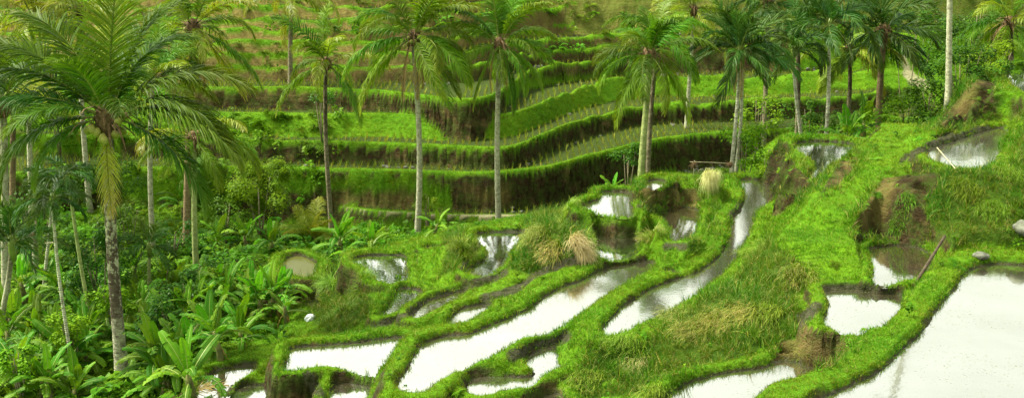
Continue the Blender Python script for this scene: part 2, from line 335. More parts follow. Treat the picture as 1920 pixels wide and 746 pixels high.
# ---------------------------------------------------------------- materials
class NT:
    def __init__(s, name):
        s.m = bpy.data.materials.new(name); s.m.use_nodes = True; s.t = s.m.node_tree; s.t.nodes.clear()
        s.out = s.n('ShaderNodeOutputMaterial')
    def n(s, typ, **kw):
        nd = s.t.nodes.new(typ)
        for k, v in kw.items():
            if k.startswith('i_'): nd.inputs[k[2:].replace('_', ' ')].default_value = v
            else: setattr(nd, k, v)
        return nd
    def l(s, a, b): s.t.links.new(a, b)
    def noise(s, scale, detail=3, rough=.55, vec=None, d='3D'):
        nd = s.n('ShaderNodeTexNoise'); nd.inputs['Scale'].default_value = scale; nd.inputs['Detail'].default_value = detail; nd.inputs['Roughness'].default_value = rough
        if vec is not None: s.l(vec, nd.inputs['Vector'])
        return nd.outputs['Fac']
    def ramp(s, fac, stops, interp='LINEAR'):
        nd = s.n('ShaderNodeValToRGB'); nd.color_ramp.interpolation = interp
        e = nd.color_ramp.elements
        while len(e) < len(stops): e.new(.5)
        for k, (p, c) in enumerate(stops):
            e[k].position = p; e[k].color = (*c, 1) if len(c) == 3 else c
        s.l(fac, nd.inputs['Fac']); return nd.outputs['Color']
    def mix(s, fac, a, b, mode='MIX'):
        nd = s.n('ShaderNodeMix', data_type='RGBA', blend_type=mode)
        for v, i in ((fac, 0), (a, 6), (b, 7)):
            if hasattr(v, 'links') or hasattr(v, 'is_linked'): s.l(v, nd.inputs[i])
            elif i == 0: nd.inputs[0].default_value = v
            else: nd.inputs[i].default_value = (*v, 1)
        return nd.outputs[2]
    def math(s, op, a, b=None, clamp=False):
        nd = s.n('ShaderNodeMath', operation=op); nd.use_clamp = clamp
        for v, i in ((a, 0), (b, 1)):
            if v is None: continue
            if hasattr(v, 'is_linked'): s.l(v, nd.inputs[i])
            else: nd.inputs[i].default_value = v
        return nd.outputs[0]
    def bump(s, h, strength=.5, dist=.05):
        nd = s.n('ShaderNodeBump'); nd.inputs['Strength'].default_value = strength; nd.inputs['Distance'].default_value = dist; s.l(h, nd.inputs['Height']); return nd.outputs['Normal']
    def pos(s, mapping=None):
        g = s.n('ShaderNodeNewGeometry').outputs['Position']
        if mapping:
            mp = s.n('ShaderNodeMapping'); mp.inputs['Scale'].default_value = mapping; s.l(g, mp.inputs['Vector']); return mp.outputs['Vector']
        return g
    def obj(s, mapping=None):
        g = s.n('ShaderNodeTexCoord').outputs['Object']
        if mapping:
            mp = s.n('ShaderNodeMapping'); mp.inputs['Scale'].default_value = mapping; s.l(g, mp.inputs['Vector']); return mp.outputs['Vector']
        return g
    def principled(s, color, rough=.7, normal=None, spec=.3):
        p = s.n('ShaderNodeBsdfPrincipled')
        if hasattr(color, 'is_linked'): s.l(color, p.inputs['Base Color'])
        else: p.inputs['Base Color'].default_value = (*color, 1)
        if hasattr(rough, 'is_linked'): s.l(rough, p.inputs['Roughness'])
        else: p.inputs['Roughness'].default_value = rough
        p.inputs['Specular IOR Level'].default_value = spec
        if normal is not None: s.l(normal, p.inputs['Normal'])
        return p.outputs[0]
    def done(s, sh): s.l(sh, s.out.inputs['Surface']); return s.m

def mat_ground():
    t = NT('grass_soil_and_mud')
    P = t.pos(); A = t.n('ShaderNodeAttribute', attribute_name='cover'); B = t.n('ShaderNodeAttribute', attribute_name='cover_more')
    sa = t.n('ShaderNodeSeparateXYZ'); t.l(A.outputs['Vector'], sa.inputs[0]); sb = t.n('ShaderNodeSeparateXYZ'); t.l(B.outputs['Vector'], sb.inputs[0])
    n1 = t.noise(.7, 5, .6, P); n2 = t.noise(6, 5, .65, P); n3 = t.noise(28, 4, .6, P); ns = t.noise(1.0, 4, .6, t.pos((.6, .6, 5)))
    soil = t.ramp(n2, [(.28, (.008, .005, .002)), (.5, (.038, .025, .009)), (.68, (.095, .066, .026)), (.82, (.24, .18, .085))])
    soil = t.mix(t.ramp(ns, [(.4, (0, 0, 0)), (.62, (.8, .8, .8))]), soil, (.028, .020, .008))
    patch = t.ramp(n1, [(.56, (0, 0, 0)), (.66, (1, 1, 1))])
    soil = t.mix(t.math('MULTIPLY', patch, .6), soil, t.mix(n2, (.10, .065, .02), (.30, .22, .09)))
    moss = t.ramp(t.noise(2.3, 5, .7, P), [(.42, (0, 0, 0)), (.60, (1, 1, 1))])
    soil = t.mix(t.math('MULTIPLY', moss, .75), soil, t.mix(n3, (.022, .040, .006), (.07, .11, .014)))
    och = t.mix(n2, (.20, .15, .03), (.46, .38, .12))
    soil = t.mix(t.math('MULTIPLY', sa.outputs[2], .75), soil, och)
    gr = t.mix(n3, (.04, .12, .004), (.11, .27, .008))
    gr = t.mix(t.ramp(n1, [(.35, (0, 0, 0)), (.65, (1, 1, 1))]), gr, t.mix(n3, (.07, .16, .004), (.15, .29, .008)))
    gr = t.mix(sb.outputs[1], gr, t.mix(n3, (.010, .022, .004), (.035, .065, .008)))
    md = t.mix(n3, (.018, .018, .007), (.11, .11, .06)); md = t.mix(t.ramp(n2, [(.45, (0, 0, 0)), (.6, (1, 1, 1))]), md, (.03, .038, .010))
    py = t.n('ShaderNodeSeparateXYZ'); t.l(P, py.inputs[0]); fy = t.n('ShaderNodeMapRange'); fy.inputs['From Min'].default_value = 43; fy.inputs['From Max'].default_value = 47; t.l(py.outputs[1], fy.inputs['Value'])
    md = t.mix(fy.outputs[0], md, t.mix(n2, (.022, .030, .007), (.060, .095, .014)))
    c = t.mix(sa.outputs[0], soil, gr); c = t.mix(sa.outputs[1], c, md)
    c = t.mix(sb.outputs[0], c, t.mix(n3, (.16, .15, .07), (.42, .40, .22)))
    h = t.math('ADD', t.math('MULTIPLY', n2, .7), t.math('MULTIPLY', n3, .35)); h = t.math('ADD', h, t.math('MULTIPLY', ns, .6))
    rough = t.math('SUBTRACT', .92, t.math('MULTIPLY', sb.outputs[2], .35))
    return t.done(t.principled(c, rough, t.bump(h, 1.0, .16), .08))

def mat_water(name, deep, gloss=.72, rough=.14):
    t = NT(name)
    P = t.pos(); w = t.noise(3.5, 2, .5, t.pos((1, 1, 1))); w2 = t.noise(14, 2, .5, P)
    nrm = t.bump(t.math('ADD', w, t.math('MULTIPLY', w2, .3)), .03, .05)
    spk = t.ramp(t.noise(22, 2, .5, P), [(.66, (0, 0, 0)), (.69, (1, 1, 1))])
    spk2 = t.ramp(t.noise(.8, 3, .6, P), [(.45, (0, 0, 0)), (.62, (1, 1, 1))])
    s = t.math('MULTIPLY', spk, spk2)
    base = t.mix(s, deep, (.10, .14, .03))
    d = t.principled(base, .5, None, .2)
    g = t.n('ShaderNodeBsdfGlossy'); g.inputs['Color'].default_value = (.93, .95, .87, 1); g.inputs['Roughness'].default_value = rough; t.l(nrm, g.inputs['Normal'])
    mx = t.n('ShaderNodeMixShader'); t.l(t.math('MULTIPLY', t.math('SUBTRACT', 1, s), t.math('ADD', t.math('MULTIPLY', t.noise(.45, 3, .6, P), .3), gloss - .15)), mx.inputs[0]); t.l(d, mx.inputs[1]); t.l(g.outputs[0], mx.inputs[2])
    return t.done(mx.outputs[0])

def mat_leaf(name, dark, light, tip=None, trans=.35, rough=.45, objvar=.25, spec=.35, scale=3.0, attr=None):
    """foliage: two-tone by noise, shifts a little from object to object, lets light through"""
    t = NT(name)
    n = t.noise(scale, 3, .6, t.obj())
    c = t.mix(t.ramp(n, [(.3, (0, 0, 0)), (.7, (1, 1, 1))]), dark, light)
    if tip is not None:
        a = t.n('ShaderNodeAttribute', attribute_name='age')
        c = t.mix(a.outputs['Fac'], c, tip)
    if attr is None:
        r = t.n('ShaderNodeObjectInfo').outputs['Random']
    else:
        r = t.n('ShaderNodeAttribute', attribute_name=attr, attribute_type='INSTANCER').outputs['Fac']
    hs = t.n('ShaderNodeHueSaturation'); t.l(c, hs.inputs['Color'])
    t.l(t.math('ADD', t.math('MULTIPLY', r, .05), .475), hs.inputs['Hue'])
    r2 = t.math('FRACT', t.math('MULTIPLY', r, 7.3))
    t.l(t.math('ADD', t.math('MULTIPLY', r2, 2 * objvar), 1 - objvar), hs.inputs['Value'])
    c = hs.outputs['Color']
    p = t.principled(c, rough, None, spec)
    tr = t.n('ShaderNodeBsdfTranslucent'); t.l(t.mix(1.0, c, (1.25, 1.15, .5), 'MULTIPLY'), tr.inputs['Color'])
    mx = t.n('ShaderNodeMixShader'); mx.inputs[0].default_value = trans; t.l(p, mx.inputs[1]); t.l(tr.outputs[0], mx.inputs[2])
    return t.done(mx.outputs[0])

def mat_trunk(name, pale, dark, moss=.3, rings=9.0, dark_from=.5):
    t = NT(name)
    O = t.obj()
    mp = t.n('ShaderNodeMapping'); mp.inputs['Scale'].default_value = (1, 1, 1); t.l(O, mp.inputs['Vector'])
    wv = t.n('ShaderNodeTexWave', wave_type='BANDS', bands_direction='Z'); wv.inputs['Scale'].default_value = rings; wv.inputs['Distortion'].default_value = 2.5; wv.inputs['Detail'].default_value = 3; wv.inputs['Detail Scale'].default_value = 2.2; t.l(O, wv.inputs['Vector'])
    n = t.noise(7, 5, .7, t.obj((1, 1, 1.8))); n2 = t.noise(2.2, 4, .6, O)
    c = t.mix(t.ramp(n, [(.36, (0, 0, 0)), (.56, (1, 1, 1))]), dark, pale)
    c = t.mix(t.math('MULTIPLY', wv.outputs['Fac'], .55), c, t.mix(.5, pale, dark))
    c = t.mix(t.ramp(t.math('FRACT', t.math('MULTIPLY', wv.outputs['Fac'], 1.0)), [(0, (.8, .8, .8)), (.16, (0, 0, 0))]), c, dark)
    c = t.mix(t.math('MULTIPLY', t.ramp(n2, [(.45, (0, 0, 0)), (.65, (1, 1, 1))]), moss), c, (.07, .10, .02))
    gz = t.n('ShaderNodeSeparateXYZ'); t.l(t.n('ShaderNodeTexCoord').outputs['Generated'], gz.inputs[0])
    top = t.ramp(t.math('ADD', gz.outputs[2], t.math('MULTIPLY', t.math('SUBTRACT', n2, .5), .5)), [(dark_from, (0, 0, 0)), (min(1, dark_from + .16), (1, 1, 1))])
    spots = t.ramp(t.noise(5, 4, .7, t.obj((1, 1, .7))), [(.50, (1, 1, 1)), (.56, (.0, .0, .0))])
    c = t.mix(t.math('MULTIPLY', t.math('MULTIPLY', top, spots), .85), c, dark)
    return t.done(t.principled(c, .85, t.bump(t.math('ADD', wv.outputs['Fac'], n), .6, .03), .2))

def mat_plain(name, a, b, scale=8, rough=.8, bump=.4):
    t = NT(name); n = t.noise(scale, 4, .6, t.obj())
    return t.done(t.principled(t.mix(t.ramp(n, [(.3, (0, 0, 0)), (.7, (1, 1, 1))]), a, b), rough, t.bump(n, bump, .03), .25))

# ---------------------------------------------------------------- light
SUN_EL, SUN_AZ = 55, -78     # azimuth: 0 = beyond the hill (+Y), negative to the left
world = bpy.data.worlds.new('World'); scene.world = world; world.use_nodes = True
wt = world.node_tree; wt.nodes.clear()
sky = wt.nodes.new('ShaderNodeTexSky'); sky.sky_type = 'NISHITA'; sky.sun_disc = False; sky.sun_elevation = R(SUN_EL); sky.sun_rotation = R(SUN_AZ)
sky.dust_density = 3.0; sky.air_density = 1.0; sky.ozone_density = 1.0; sky.altitude = 100
hs = wt.nodes.new('ShaderNodeHueSaturation'); hs.inputs['Saturation'].default_value = .18; wt.links.new(sky.outputs[0], hs.inputs['Color'])
tint = wt.nodes.new('ShaderNodeMix'); tint.data_type = 'RGBA'; tint.blend_type = 'MULTIPLY'; tint.inputs[0].default_value = 1; tint.inputs[7].default_value = (1.0, 1.0, .87, 1)
wt.links.new(hs.outputs[0], tint.inputs[6])
bg = wt.nodes.new('ShaderNodeBackground'); bg.inputs['Strength'].default_value = .15; wt.links.new(tint.outputs[2], bg.inputs['Color'])
wo = wt.nodes.new('ShaderNodeOutputWorld'); wt.links.new(bg.outputs[0], wo.inputs['Surface'])
sd = bpy.data.lights.new('sun', 'SUN'); sd.energy = 2.8; sd.angle = R(11); sd.color = (1, .96, .85)
sun = bpy.data.objects.new('sun', sd); col.objects.link(sun)
el, az = R(SUN_EL), R(SUN_AZ)
sdir = Vector((math.sin(az) * math.cos(el), math.cos(az) * math.cos(el), math.sin(el)))
sun.rotation_euler = sdir.to_track_quat('Z', 'Y').to_euler()
vs = scene.view_settings; vs.view_transform = 'Standard'; vs.look = 'None'; vs.gamma = 1; vs.use_curve_mapping = False; vs.exposure = 1.5
scene.cycles.max_bounces = 5; scene.cycles.diffuse_bounces = 2; scene.cycles.glossy_bounces = 2; scene.cycles.transmission_bounces = 2; scene.cycles.transparent_max_bounces = 4
scene.cycles.use_denoising = True; scene.cycles.caustics_reflective = False; scene.cycles.caustics_refractive = False
# ---------------------------------------------------------------- ground and ponds
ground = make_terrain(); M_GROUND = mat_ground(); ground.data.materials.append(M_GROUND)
M_WATER = mat_water('still_paddy_water', (.05, .045, .02), .67, .07)
M_WATER_D = mat_water('muddy_paddy_water', (.035, .026, .008), .6, .03)
M_WATER_C = mat_water('clear_paddy_water', (.03, .03, .01), .8, .03)
M_WATER_G = mat_water('green_standing_water', (.065, .07, .006), .08)
for nm, z, P in poolpoly:
    m = bpy.data.meshes.new('water'); C = P.mean(0)
    # outline pushed 18 cm under the bank so the shoreline is where the bank meets the water
    e = np.roll(P, -1, 0) - np.roll(P, 1, 0); nrm = np.stack([e[:, 1], -e[:, 0]], -1); nrm /= np.linalg.norm(nrm, axis=1)[:, None] + 1e-9
    area = np.sum(P[:, 0] * np.roll(P[:, 1], -1) - np.roll(P[:, 0], -1) * P[:, 1])
    nrm = nrm * (1 if area > 0 else -1); Q = P + nrm * .13; Q = P + nrm * .09 if nm == 'left' else Q; Q[:, 1] -= (.02 if nm == 'left' else .24) * np.clip(-nrm[:, 1], 0, 1)
    bm = bmesh.new(); vs_ = [bm.verts.new((x, y, z - .02)) for x, y in Q]; f = bm.faces.new(vs_); f.normal_update()
    if f.normal.z < 0: f.normal_flip()
    bmesh.ops.triangulate(bm, faces=[f]); bm.to_mesh(m); bm.free()
    m.materials.append({'perched': M_WATER_C, 'top': M_WATER_C, 'mirror': M_WATER_C, 'fork': M_WATER_C, 'trunk': M_WATER_C, 'hedge': M_WATER_C, 'shaded': M_WATER_D, 'brown': M_WATER_D, 'ditch': M_WATER_D, 'round': M_WATER_G, 'curl': M_WATER_D}.get(nm, M_WATER))
    o = bpy.data.objects.new('water', m); col.objects.link(o); o['kind'] = 'structure'
# ---------------------------------------------------------------- grass: tuft meshes spread over the ground by one geometry-nodes object each
protos = bpy.data.collections  # collections that stay out of the scene
def strip_mesh(name, strips, mats, ages=None):
    """strips: list of (points, widths, side vectors, material index, age)"""
    V, Fc, MI, AG = [], [], [], []
    for pts, ws, side, mi, ag in strips:
        b = len(V); n = len(pts)
        for k in range(n):
            p = Vector(pts[k]); w = ws[k]; sd_ = side[k] if isinstance(side, list) else side
            a_ = ag if not isinstance(ag, (list, tuple)) else ag[k]
            if w <= 1e-5 and k == n - 1: V.append(p); AG.append(a_)
            else: V.append(p - sd_ * w); V.append(p + sd_ * w); AG += [a_, a_]
        for k in range(n - 1):
            if k == n - 2 and ws[-1] <= 1e-5: Fc.append((b + 2 * k, b + 2 * k + 1, b + 2 * k + 2))
            else: Fc.append((b + 2 * k, b + 2 * k + 1, b + 2 * k + 3, b + 2 * k + 2))
            MI.append(mi)
    me = bpy.data.meshes.new(name); me.from_pydata([tuple(v) for v in V], [], Fc)
    me.polygons.foreach_set('material_index', MI); me.polygons.foreach_set('use_smooth', [True] * len(Fc))
    a = me.attributes.new('age', 'FLOAT', 'POINT'); a.data.foreach_set('value', AG)
    for m in mats: me.materials.append(m)
    return me
def tuft(name, n, h, spread, w, lean, mat, seed, curl=.5, agef=None):
    rd = random.Random(seed); S = []
    for k in range(n):
        a = rd.uniform(0, 2 * math.pi); r = spread * math.sqrt(rd.random())
        base = Vector((r * math.cos(a), r * math.sin(a), -.02)); b = rd.uniform(0, 2 * math.pi)
        if rd.random() < .6: b = a + rd.uniform(-.7, .7)
        dirn = Vector((math.cos(b), math.sin(b), 0)); L = h * rd.uniform(.55, 1.15); le = lean * rd.uniform(.3, 1.2)
        pts, ws = [], []; p = base.copy(); ang = le * .4
        segs = 3
        for q in range(segs + 1):
            pts.append(p.copy()); ws.append(w * (1 - (q / segs) ** 1.5) if q < segs else 0)
            p += (dirn * math.sin(ang) + Vector((0, 0, 1)) * math.cos(ang)) * (L / segs); ang += le * curl
        side = Vector((-dirn.y, dirn.x, 0))
        tw = rd.uniform(-.8, .8); side = (side * math.cos(tw) + dirn * math.sin(tw)).normalized()
        ag = rd.random() ** 3 if agef is None else agef(rd)
        S.append((pts, ws, side, 0, ag))
    return strip_mesh(name, S, [mat])
def scatter(name, label, pts, rot, scl, idx, tone, meshes, kindname='stuff', category=None):
    cl_ = bpy.data.collections.new(name + '_kinds')
    for k, me in enumerate(meshes):
        o = bpy.data.objects.new('%s_kind_%02d' % (name, k), me); cl_.objects.link(o)
    me = bpy.data.meshes.new(name); me.vertices.add(len(pts)); me.vertices.foreach_set('co', np.asarray(pts, np.float32).ravel())
    for nm, ty, arr, key in (('rot', 'FLOAT_VECTOR', rot, 'vector'), ('scl', 'FLOAT_VECTOR', scl, 'vector'), ('idx', 'INT', idx, 'value'), ('tone', 'FLOAT', tone, 'value')):
        a = me.attributes.new(nm, ty, 'POINT'); a.data.foreach_set(key, np.ascontiguousarray(arr, np.int32 if ty == 'INT' else np.float32).ravel())
    o = bpy.data.objects.new(name, me); col.objects.link(o)
    o['kind'] = 'stuff'; o['label'] = label
    if category: o['category'] = category
    g = bpy.data.node_groups.new(name + '_spread', 'GeometryNodeTree')
    g.interface.new_socket('Geometry', in_out='INPUT', socket_type='NodeSocketGeometry'); g.interface.new_socket('Geometry', in_out='OUTPUT', socket_type='NodeSocketGeometry')
    gi = g.nodes.new('NodeGroupInput'); go = g.nodes.new('NodeGroupOutput')
    ci = g.nodes.new('GeometryNodeCollectionInfo'); ci.inputs['Collection'].default_value = cl_; ci.inputs['Separate Children'].default_value = True; ci.inputs['Reset Children'].default_value = True
    ip = g.nodes.new('GeometryNodeInstanceOnPoints'); ip.inputs['Pick Instance'].default_value = True
    def attr(nm, ty):
        n = g.nodes.new('GeometryNodeInputNamedAttribute'); n.data_type = ty; n.inputs['Name'].default_value = nm; return n.outputs['Attribute']
    mp_ = g.nodes.new('GeometryNodeMeshToPoints'); g.links.new(gi.outputs[0], mp_.inputs['Mesh'])
    g.links.new(mp_.outputs[0], ip.inputs['Points']); g.links.new(ci.outputs[0], ip.inputs['Instance'])
    e2r = g.nodes.new('FunctionNodeEulerToRotation'); g.links.new(attr('rot', 'FLOAT_VECTOR'), e2r.inputs[0]); g.links.new(e2r.outputs[0], ip.inputs['Rotation'])
    g.links.new(attr('scl', 'FLOAT_VECTOR'), ip.inputs['Scale']); g.links.new(attr('idx', 'INT'), ip.inputs['Instance Index'])
    g.links.new(ip.outputs[0], go.inputs[0])
    md = o.modifiers.new('spread', 'NODES'); md.node_group = g
    return o

M_GRASS = mat_leaf('grass_blades', (.038, .13, .003), (.135, .30, .005), tip=(.30, .30, .05), trans=.3, rough=.5, objvar=.28, spec=.06, scale=.8, attr='tone')
M_GRASS_T = mat_leaf('long_grass_blades', (.022, .08, .002), (.10, .24, .005), tip=(.42, .36, .10), trans=.3, rough=.45, objvar=.3, spec=.08, scale=.8, attr='tone')
M_RICE = mat_leaf('rice_seedlings', (.09, .17, .01), (.24, .32, .03), tip=(.35, .35, .06), trans=.3, rough=.5, objvar=.2, spec=.06, attr='tone')
M_WEED = mat_leaf('undergrowth_leaves', (.035, .10, .003), (.14, .29, .01), trans=.25, rough=.45, objvar=.4, spec=.06, attr='tone')

VIEW = lambda x, y, z, m=60: (lambda p: (p[0] > -m) & (p[0] < 1920 + m) & (p[1] > -m) & (p[1] < 746 + m * 1.5))(project(x, y, z))
cellA = np.outer(np.gradient(XA), np.gradient(YA))
inview = VIEW(GX, np.maximum(GY, 8), H, 50) & (GY > 12) & (GY < 88)
# never put tufts where the ground turns its back to the camera: skip what a hill in front hides
def sample(dens, seed):
    rg = np.random.default_rng(seed)
    lam = (dens * cellA * inview * np.sqrt(1 + np.minimum(slope, 4) ** 2)).ravel(); n = rg.poisson(lam)
    c = np.repeat(np.arange(len(lam)), n)
    i, j = np.unravel_index(c, GX.shape)
    i = np.clip(i, 1, len(XA) - 2); j = np.clip(j, 1, len(YA) - 2)
    fx = rg.random(len(i)); fy = rg.random(len(i))
    x = XA[i] + fx * (XA[i + 1] - XA[i]); y = YA[j] + fy * (YA[j + 1] - YA[j])
    z = (H[i, j] * (1 - fx) + H[i + 1, j] * fx) * (1 - fy) + (H[i, j + 1] * (1 - fx) + H[i + 1, j + 1] * fx) * fy
    return rg, i, j, x, y, z
def lay(name, label, dens, seed, meshes, size, jitter=.3, tilt=.18, patch=.7, lift=0.0):
    rg, i, j, x, y, z = sample(dens, seed); n = len(x)
    p = fbm(x * patch, y * patch, 3, seed)
    rot = np.stack([rg.normal(0, tilt, n), rg.normal(0, tilt, n), rg.random(n) * 6.283], -1)
    s = size[i, j] * (1 + jitter * rg.normal(0, 1, n)).clip(.45, 1.8) * (1 + .7 * p)
    scl = np.stack([s, s, s * rg.uniform(.75, 1.25, n)], -1)
    tone = (.5 + 1.7 * p + rg.normal(0, .15, n)).clip(0, .999)
    return scatter(name, label, np.stack([x, y, z + lift], -1), rot, scl, rg.integers(0, len(meshes), n), tone, meshes)
short_t = [tuft('grass_tuft', 11, .055, .05, .0036, .9, M_GRASS, 200 + k) for k in range(5)]
long_t = [tuft('long_grass_tuft', 12, .34, .07, .006, 1.1, M_GRASS_T, 300 + k, .55, lambda r: r.random() ** 5) for k in range(5)]
far_s = (GY / 20).clip(.85, 2.0)
grass = grass * (1 - path_far)
G1 = np.maximum(grass, .18 * (mud > .5) * near * sstep(-.05, .1, nz)) * (poolmask < 0) * (slope < np.where(GY > 43, 5.5, 2.6))
d1 = G1 * (1 - .88 * tall) * 480 * (18 / GY.clip(16, 80)) ** 1.75 * (1 - .85 * valley * (1 - tall))
lay('grass', 'short bright green grass on the banks and terrace edges', d1, 41, short_t, far_s * (1 + .25 * bund))
d2 = grass * (poolmask < 0) * tall * 95 * (20 / GY.clip(16, 80)) ** 1.2 + near * np.exp(-((cl - 4) / 7) ** 2) * (poolmask < 0) * 45 * (GY < 42)
lay('long_grass', 'long unmown grass on the steeper banks', d2, 43, long_t, np.ones_like(H) * .85 + 0 * far_s, .35, .25)
d3 = grass * (poolmask < 0) * (slope < 5.5) * (GY > 43) * (1 - valley) * 2.2 + grass * (bund > .5) * 5
lay('coarse_grass', 'coarser grass tufts along the terrace edges', d3, 45, long_t, np.where(GY > 43, .33, .5), .4, .3)
# rice seedlings in rows on the far treads
seed_t = [tuft('seedling', 5, .33, .02, .015, .55, M_RICE, 400 + k, .3) for k in range(4)]
def rows():
    rg = np.random.default_rng(5); X, Y, Z = [], [], []
    ok = (tread > .75) & (GY < 80) & inview
    i, j = np.nonzero(ok)
    i, j = i[::1], j[::1]
    x = GX[i, j]; y = GY[i, j]; t = tread[i, j]
    # grid of rows every 0.42 m along x and 0.3 m back from the lip
    kx = np.round(x / .36); kt = np.round((t - .8) / .42)
    key = kx * 100003 + kt + np.round(H[i, j]) * 1e9
    _, u = np.unique(key, return_index=True)
    x = kx[u] * .36 + rg.normal(0, .02, len(u)); tt = kt[u] * .42 + .8; y = y[u] + (tt - t[u]); z = H[i[u], j[u]]
    m = (kt[u] >= 0) & (kt[u] < 9) & (fbm(x * .25, y * .25, 2, 9) > -.22)
    return x[m], y[m], z[m]
rx, ry, rz_ = rows(); n = len(rx); rg = np.random.default_rng(6)
s_ = rg.uniform(.8, 1.25, n)
scatter('rice_seedlings', 'rows of young rice seedlings standing in the far terraces', np.stack([rx, ry, rz_], -1), np.stack([rg.normal(0, .1, n), rg.normal(0, .1, n), rg.random(n) * 6.28], -1), np.stack([s_, s_, s_], -1), rg.integers(0, 4, n), rg.random(n), seed_t)
# ---------------------------------------------------------------- palms
def link(name, data, parent=None, loc=None, rot=None, scl=None):
    o = bpy.data.objects.new(name, data); col.objects.link(o)
    if parent: o.parent = parent
    if loc is not None: o.location = loc
    if rot is not None: o.rotation_euler = rot
    if scl is not None: o.scale = scl if not isinstance(scl, (int, float)) else (scl,) * 3
    return o
def thing(name, loc, label, cat, group=None, rz=0):
    o = bpy.data.objects.new(name, None); col.objects.link(o); o.location = loc; o.rotation_euler = (0, 0, rz); o.empty_display_size = .3
    o['label'] = label; o['category'] = cat
    if group: o['group'] = group
    return o
def tube_mesh(name, pts, rad, mat, sides=10, cap=True, jitter=0, seed=0):
    rd = random.Random(seed); V, Fc = [], []; n = len(pts); prev = None
    for k in range(n):
        p = Vector(pts[k]); d = (Vector(pts[min(k + 1, n - 1)]) - Vector(pts[max(k - 1, 0)])).normalized()
        u = d.cross(Vector((0, 1, 0.01))); u = u.normalized() if u.length > .01 else Vector((1, 0, 0)); v = d.cross(u).normalized()
        for s in range(sides):
            a = 2 * math.pi * s / sides; r = rad[k] * (1 + rd.uniform(-jitter, jitter))
            V.append(p + u * (math.cos(a) * r) + v * (math.sin(a) * r))
    for k in range(n - 1):
        for s in range(sides):
            s2 = (s + 1) % sides; Fc.append((k * sides + s, k * sides + s2, (k + 1) * sides + s2, (k + 1) * sides + s))
    if cap:
        Fc.append(tuple(range(sides))[::-1]); Fc.append(tuple((n - 1) * sides + s for s in range(sides)))
    me = bpy.data.meshes.new(name); me.from_pydata([tuple(v) for v in V], [], Fc); me.polygons.foreach_set('use_smooth', [True] * len(Fc)); me.materials.append(mat)
    return me

M_FROND = mat_leaf('palm_leaflets', (.03, .10, .004), (.13, .28, .008), tip=(.34, .38, .04), trans=.38, rough=.55, objvar=.35, spec=.15, scale=.6)
M_FROND_Y = mat_leaf('yellow_palm_leaflets', (.12, .20, .008), (.30, .38, .02), tip=(.50, .42, .12), trans=.4, rough=.45, objvar=.2, spec=.3, scale=.6)
M_FROND_D = mat_leaf('dark_palm_leaflets', (.016, .055, .008), (.06, .15, .014), tip=(.14, .20, .03), trans=.28, rough=.5, objvar=.3, spec=.18, scale=.6)
M_DEAD = mat_leaf('dry_palm_leaflets', (.16, .10, .03), (.42, .32, .12), tip=(.5, .4, .2), trans=.2, rough=.7, objvar=.25, spec=.1, scale=.6)
M_RACHIS = mat_plain('frond_midrib', (.16, .22, .03), (.30, .34, .07), 3, .5, .1)
M_FIBRE = mat_plain('crown_fibre', (.05, .03, .012), (.18, .12, .05), 12, .9, .8)
M_NUT = mat_plain('green_coconut', (.16, .20, .03), (.36, .34, .07), 5, .45, .1)

def frond_mesh(seed, e0, bend, L=1.0, n=46, ll=.26, hang=.9, wid=.011, mats=None, segs=3, spread=62, tipage=.35, stiff=0., twist=0.):
    """feather frond in the XZ plane, starts at the origin towards +X; e0 = starting elevation (deg), bend = total downward turn"""
    rd = random.Random(seed); K = 26; pts = []; p = Vector((0, 0, 0)); ang = R(e0)
    sidew = rd.uniform(-.25, .25) + twist
    dirs = []
    for k in range(K + 1):
        s = k / K; pts.append(p.copy()); a = ang - R(bend) * s ** 1.35; yaw = sidew * s * s
        d = Vector((math.cos(a) * math.cos(yaw), math.cos(a) * math.sin(yaw), math.sin(a))); dirs.append(d); p = p + d * (L / K)
    S = []
    # midrib: two crossed strips
    rw = [.011 * L * (1 - .85 * k / K) + .0015 for k in range(K + 1)]
    S.append((pts[::2], rw[::2], Vector((0, 1, 0)), 1, 0.0))
    ups = [d.cross(Vector((0, 1, 0))).normalized() * -1 for d in dirs]
    S.append((pts[::2], [w * .8 for w in rw[::2]], ups[::2], 1, 0.0))
    for k in range(n):
        s = .13 + .87 * (k + rd.uniform(-.3, .3)) / n; s = min(max(s, .1), .995)
        f = s * K; i0 = min(int(f), K - 1); b = pts[i0].lerp(pts[i0 + 1], f - i0); d = dirs[i0].lerp(dirs[i0 + 1], f - i0).normalized()
        env = math.sin(min(1, (s - .06) / .32) * math.pi / 2) * (1 - max(0, (s - .55) / .45) ** 1.8 * .72)
        for sg in (-1, 1):
            lat = d.cross(Vector((0, 0, 1))); lat = lat.normalized() if lat.length > .05 else Vector((0, 1, 0)); lat *= sg
            upv = lat.cross(d) * sg
            if upv.z < 0: upv = -upv
            sweep = R(spread - 34 * s + rd.uniform(-9, 9))
            v = (d * math.cos(sweep) + lat * math.sin(sweep) + upv * (.28 + rd.uniform(-.12, .14))).normalized()
            l = ll * L * env * rd.uniform(.8, 1.12); q = b.copy(); lp = [q.copy()]; lw = [wid * L * .55]
            g = hang * rd.uniform(.6, 1.4)
            for m in range(segs):
                v = (v + Vector((0, 0, -1)) * (g * (1 - stiff) * (m + .35) / segs)).normalized(); q = q + v * (l / segs); lp.append(q.copy())
                lw.append(wid * L * (1.0 - .75 * ((m + 1) / segs) ** 2) if m < segs - 1 else 0)
            sd_ = v.cross(d); sd_ = sd_.normalized() if sd_.length > .05 else Vector((0, 0, 1))
            w0 = (d * .75 + sd_ * rd.uniform(-.6, .6) + upv * .2).normalized()
            ag = tipage * s * s * rd.uniform(.3, 1.4)
            S.append((lp, lw, w0, 0, [ag * .4] + [ag] * (segs - 1) + [min(1, ag * 2.2)]))
    return strip_mesh('frond', S, mats)

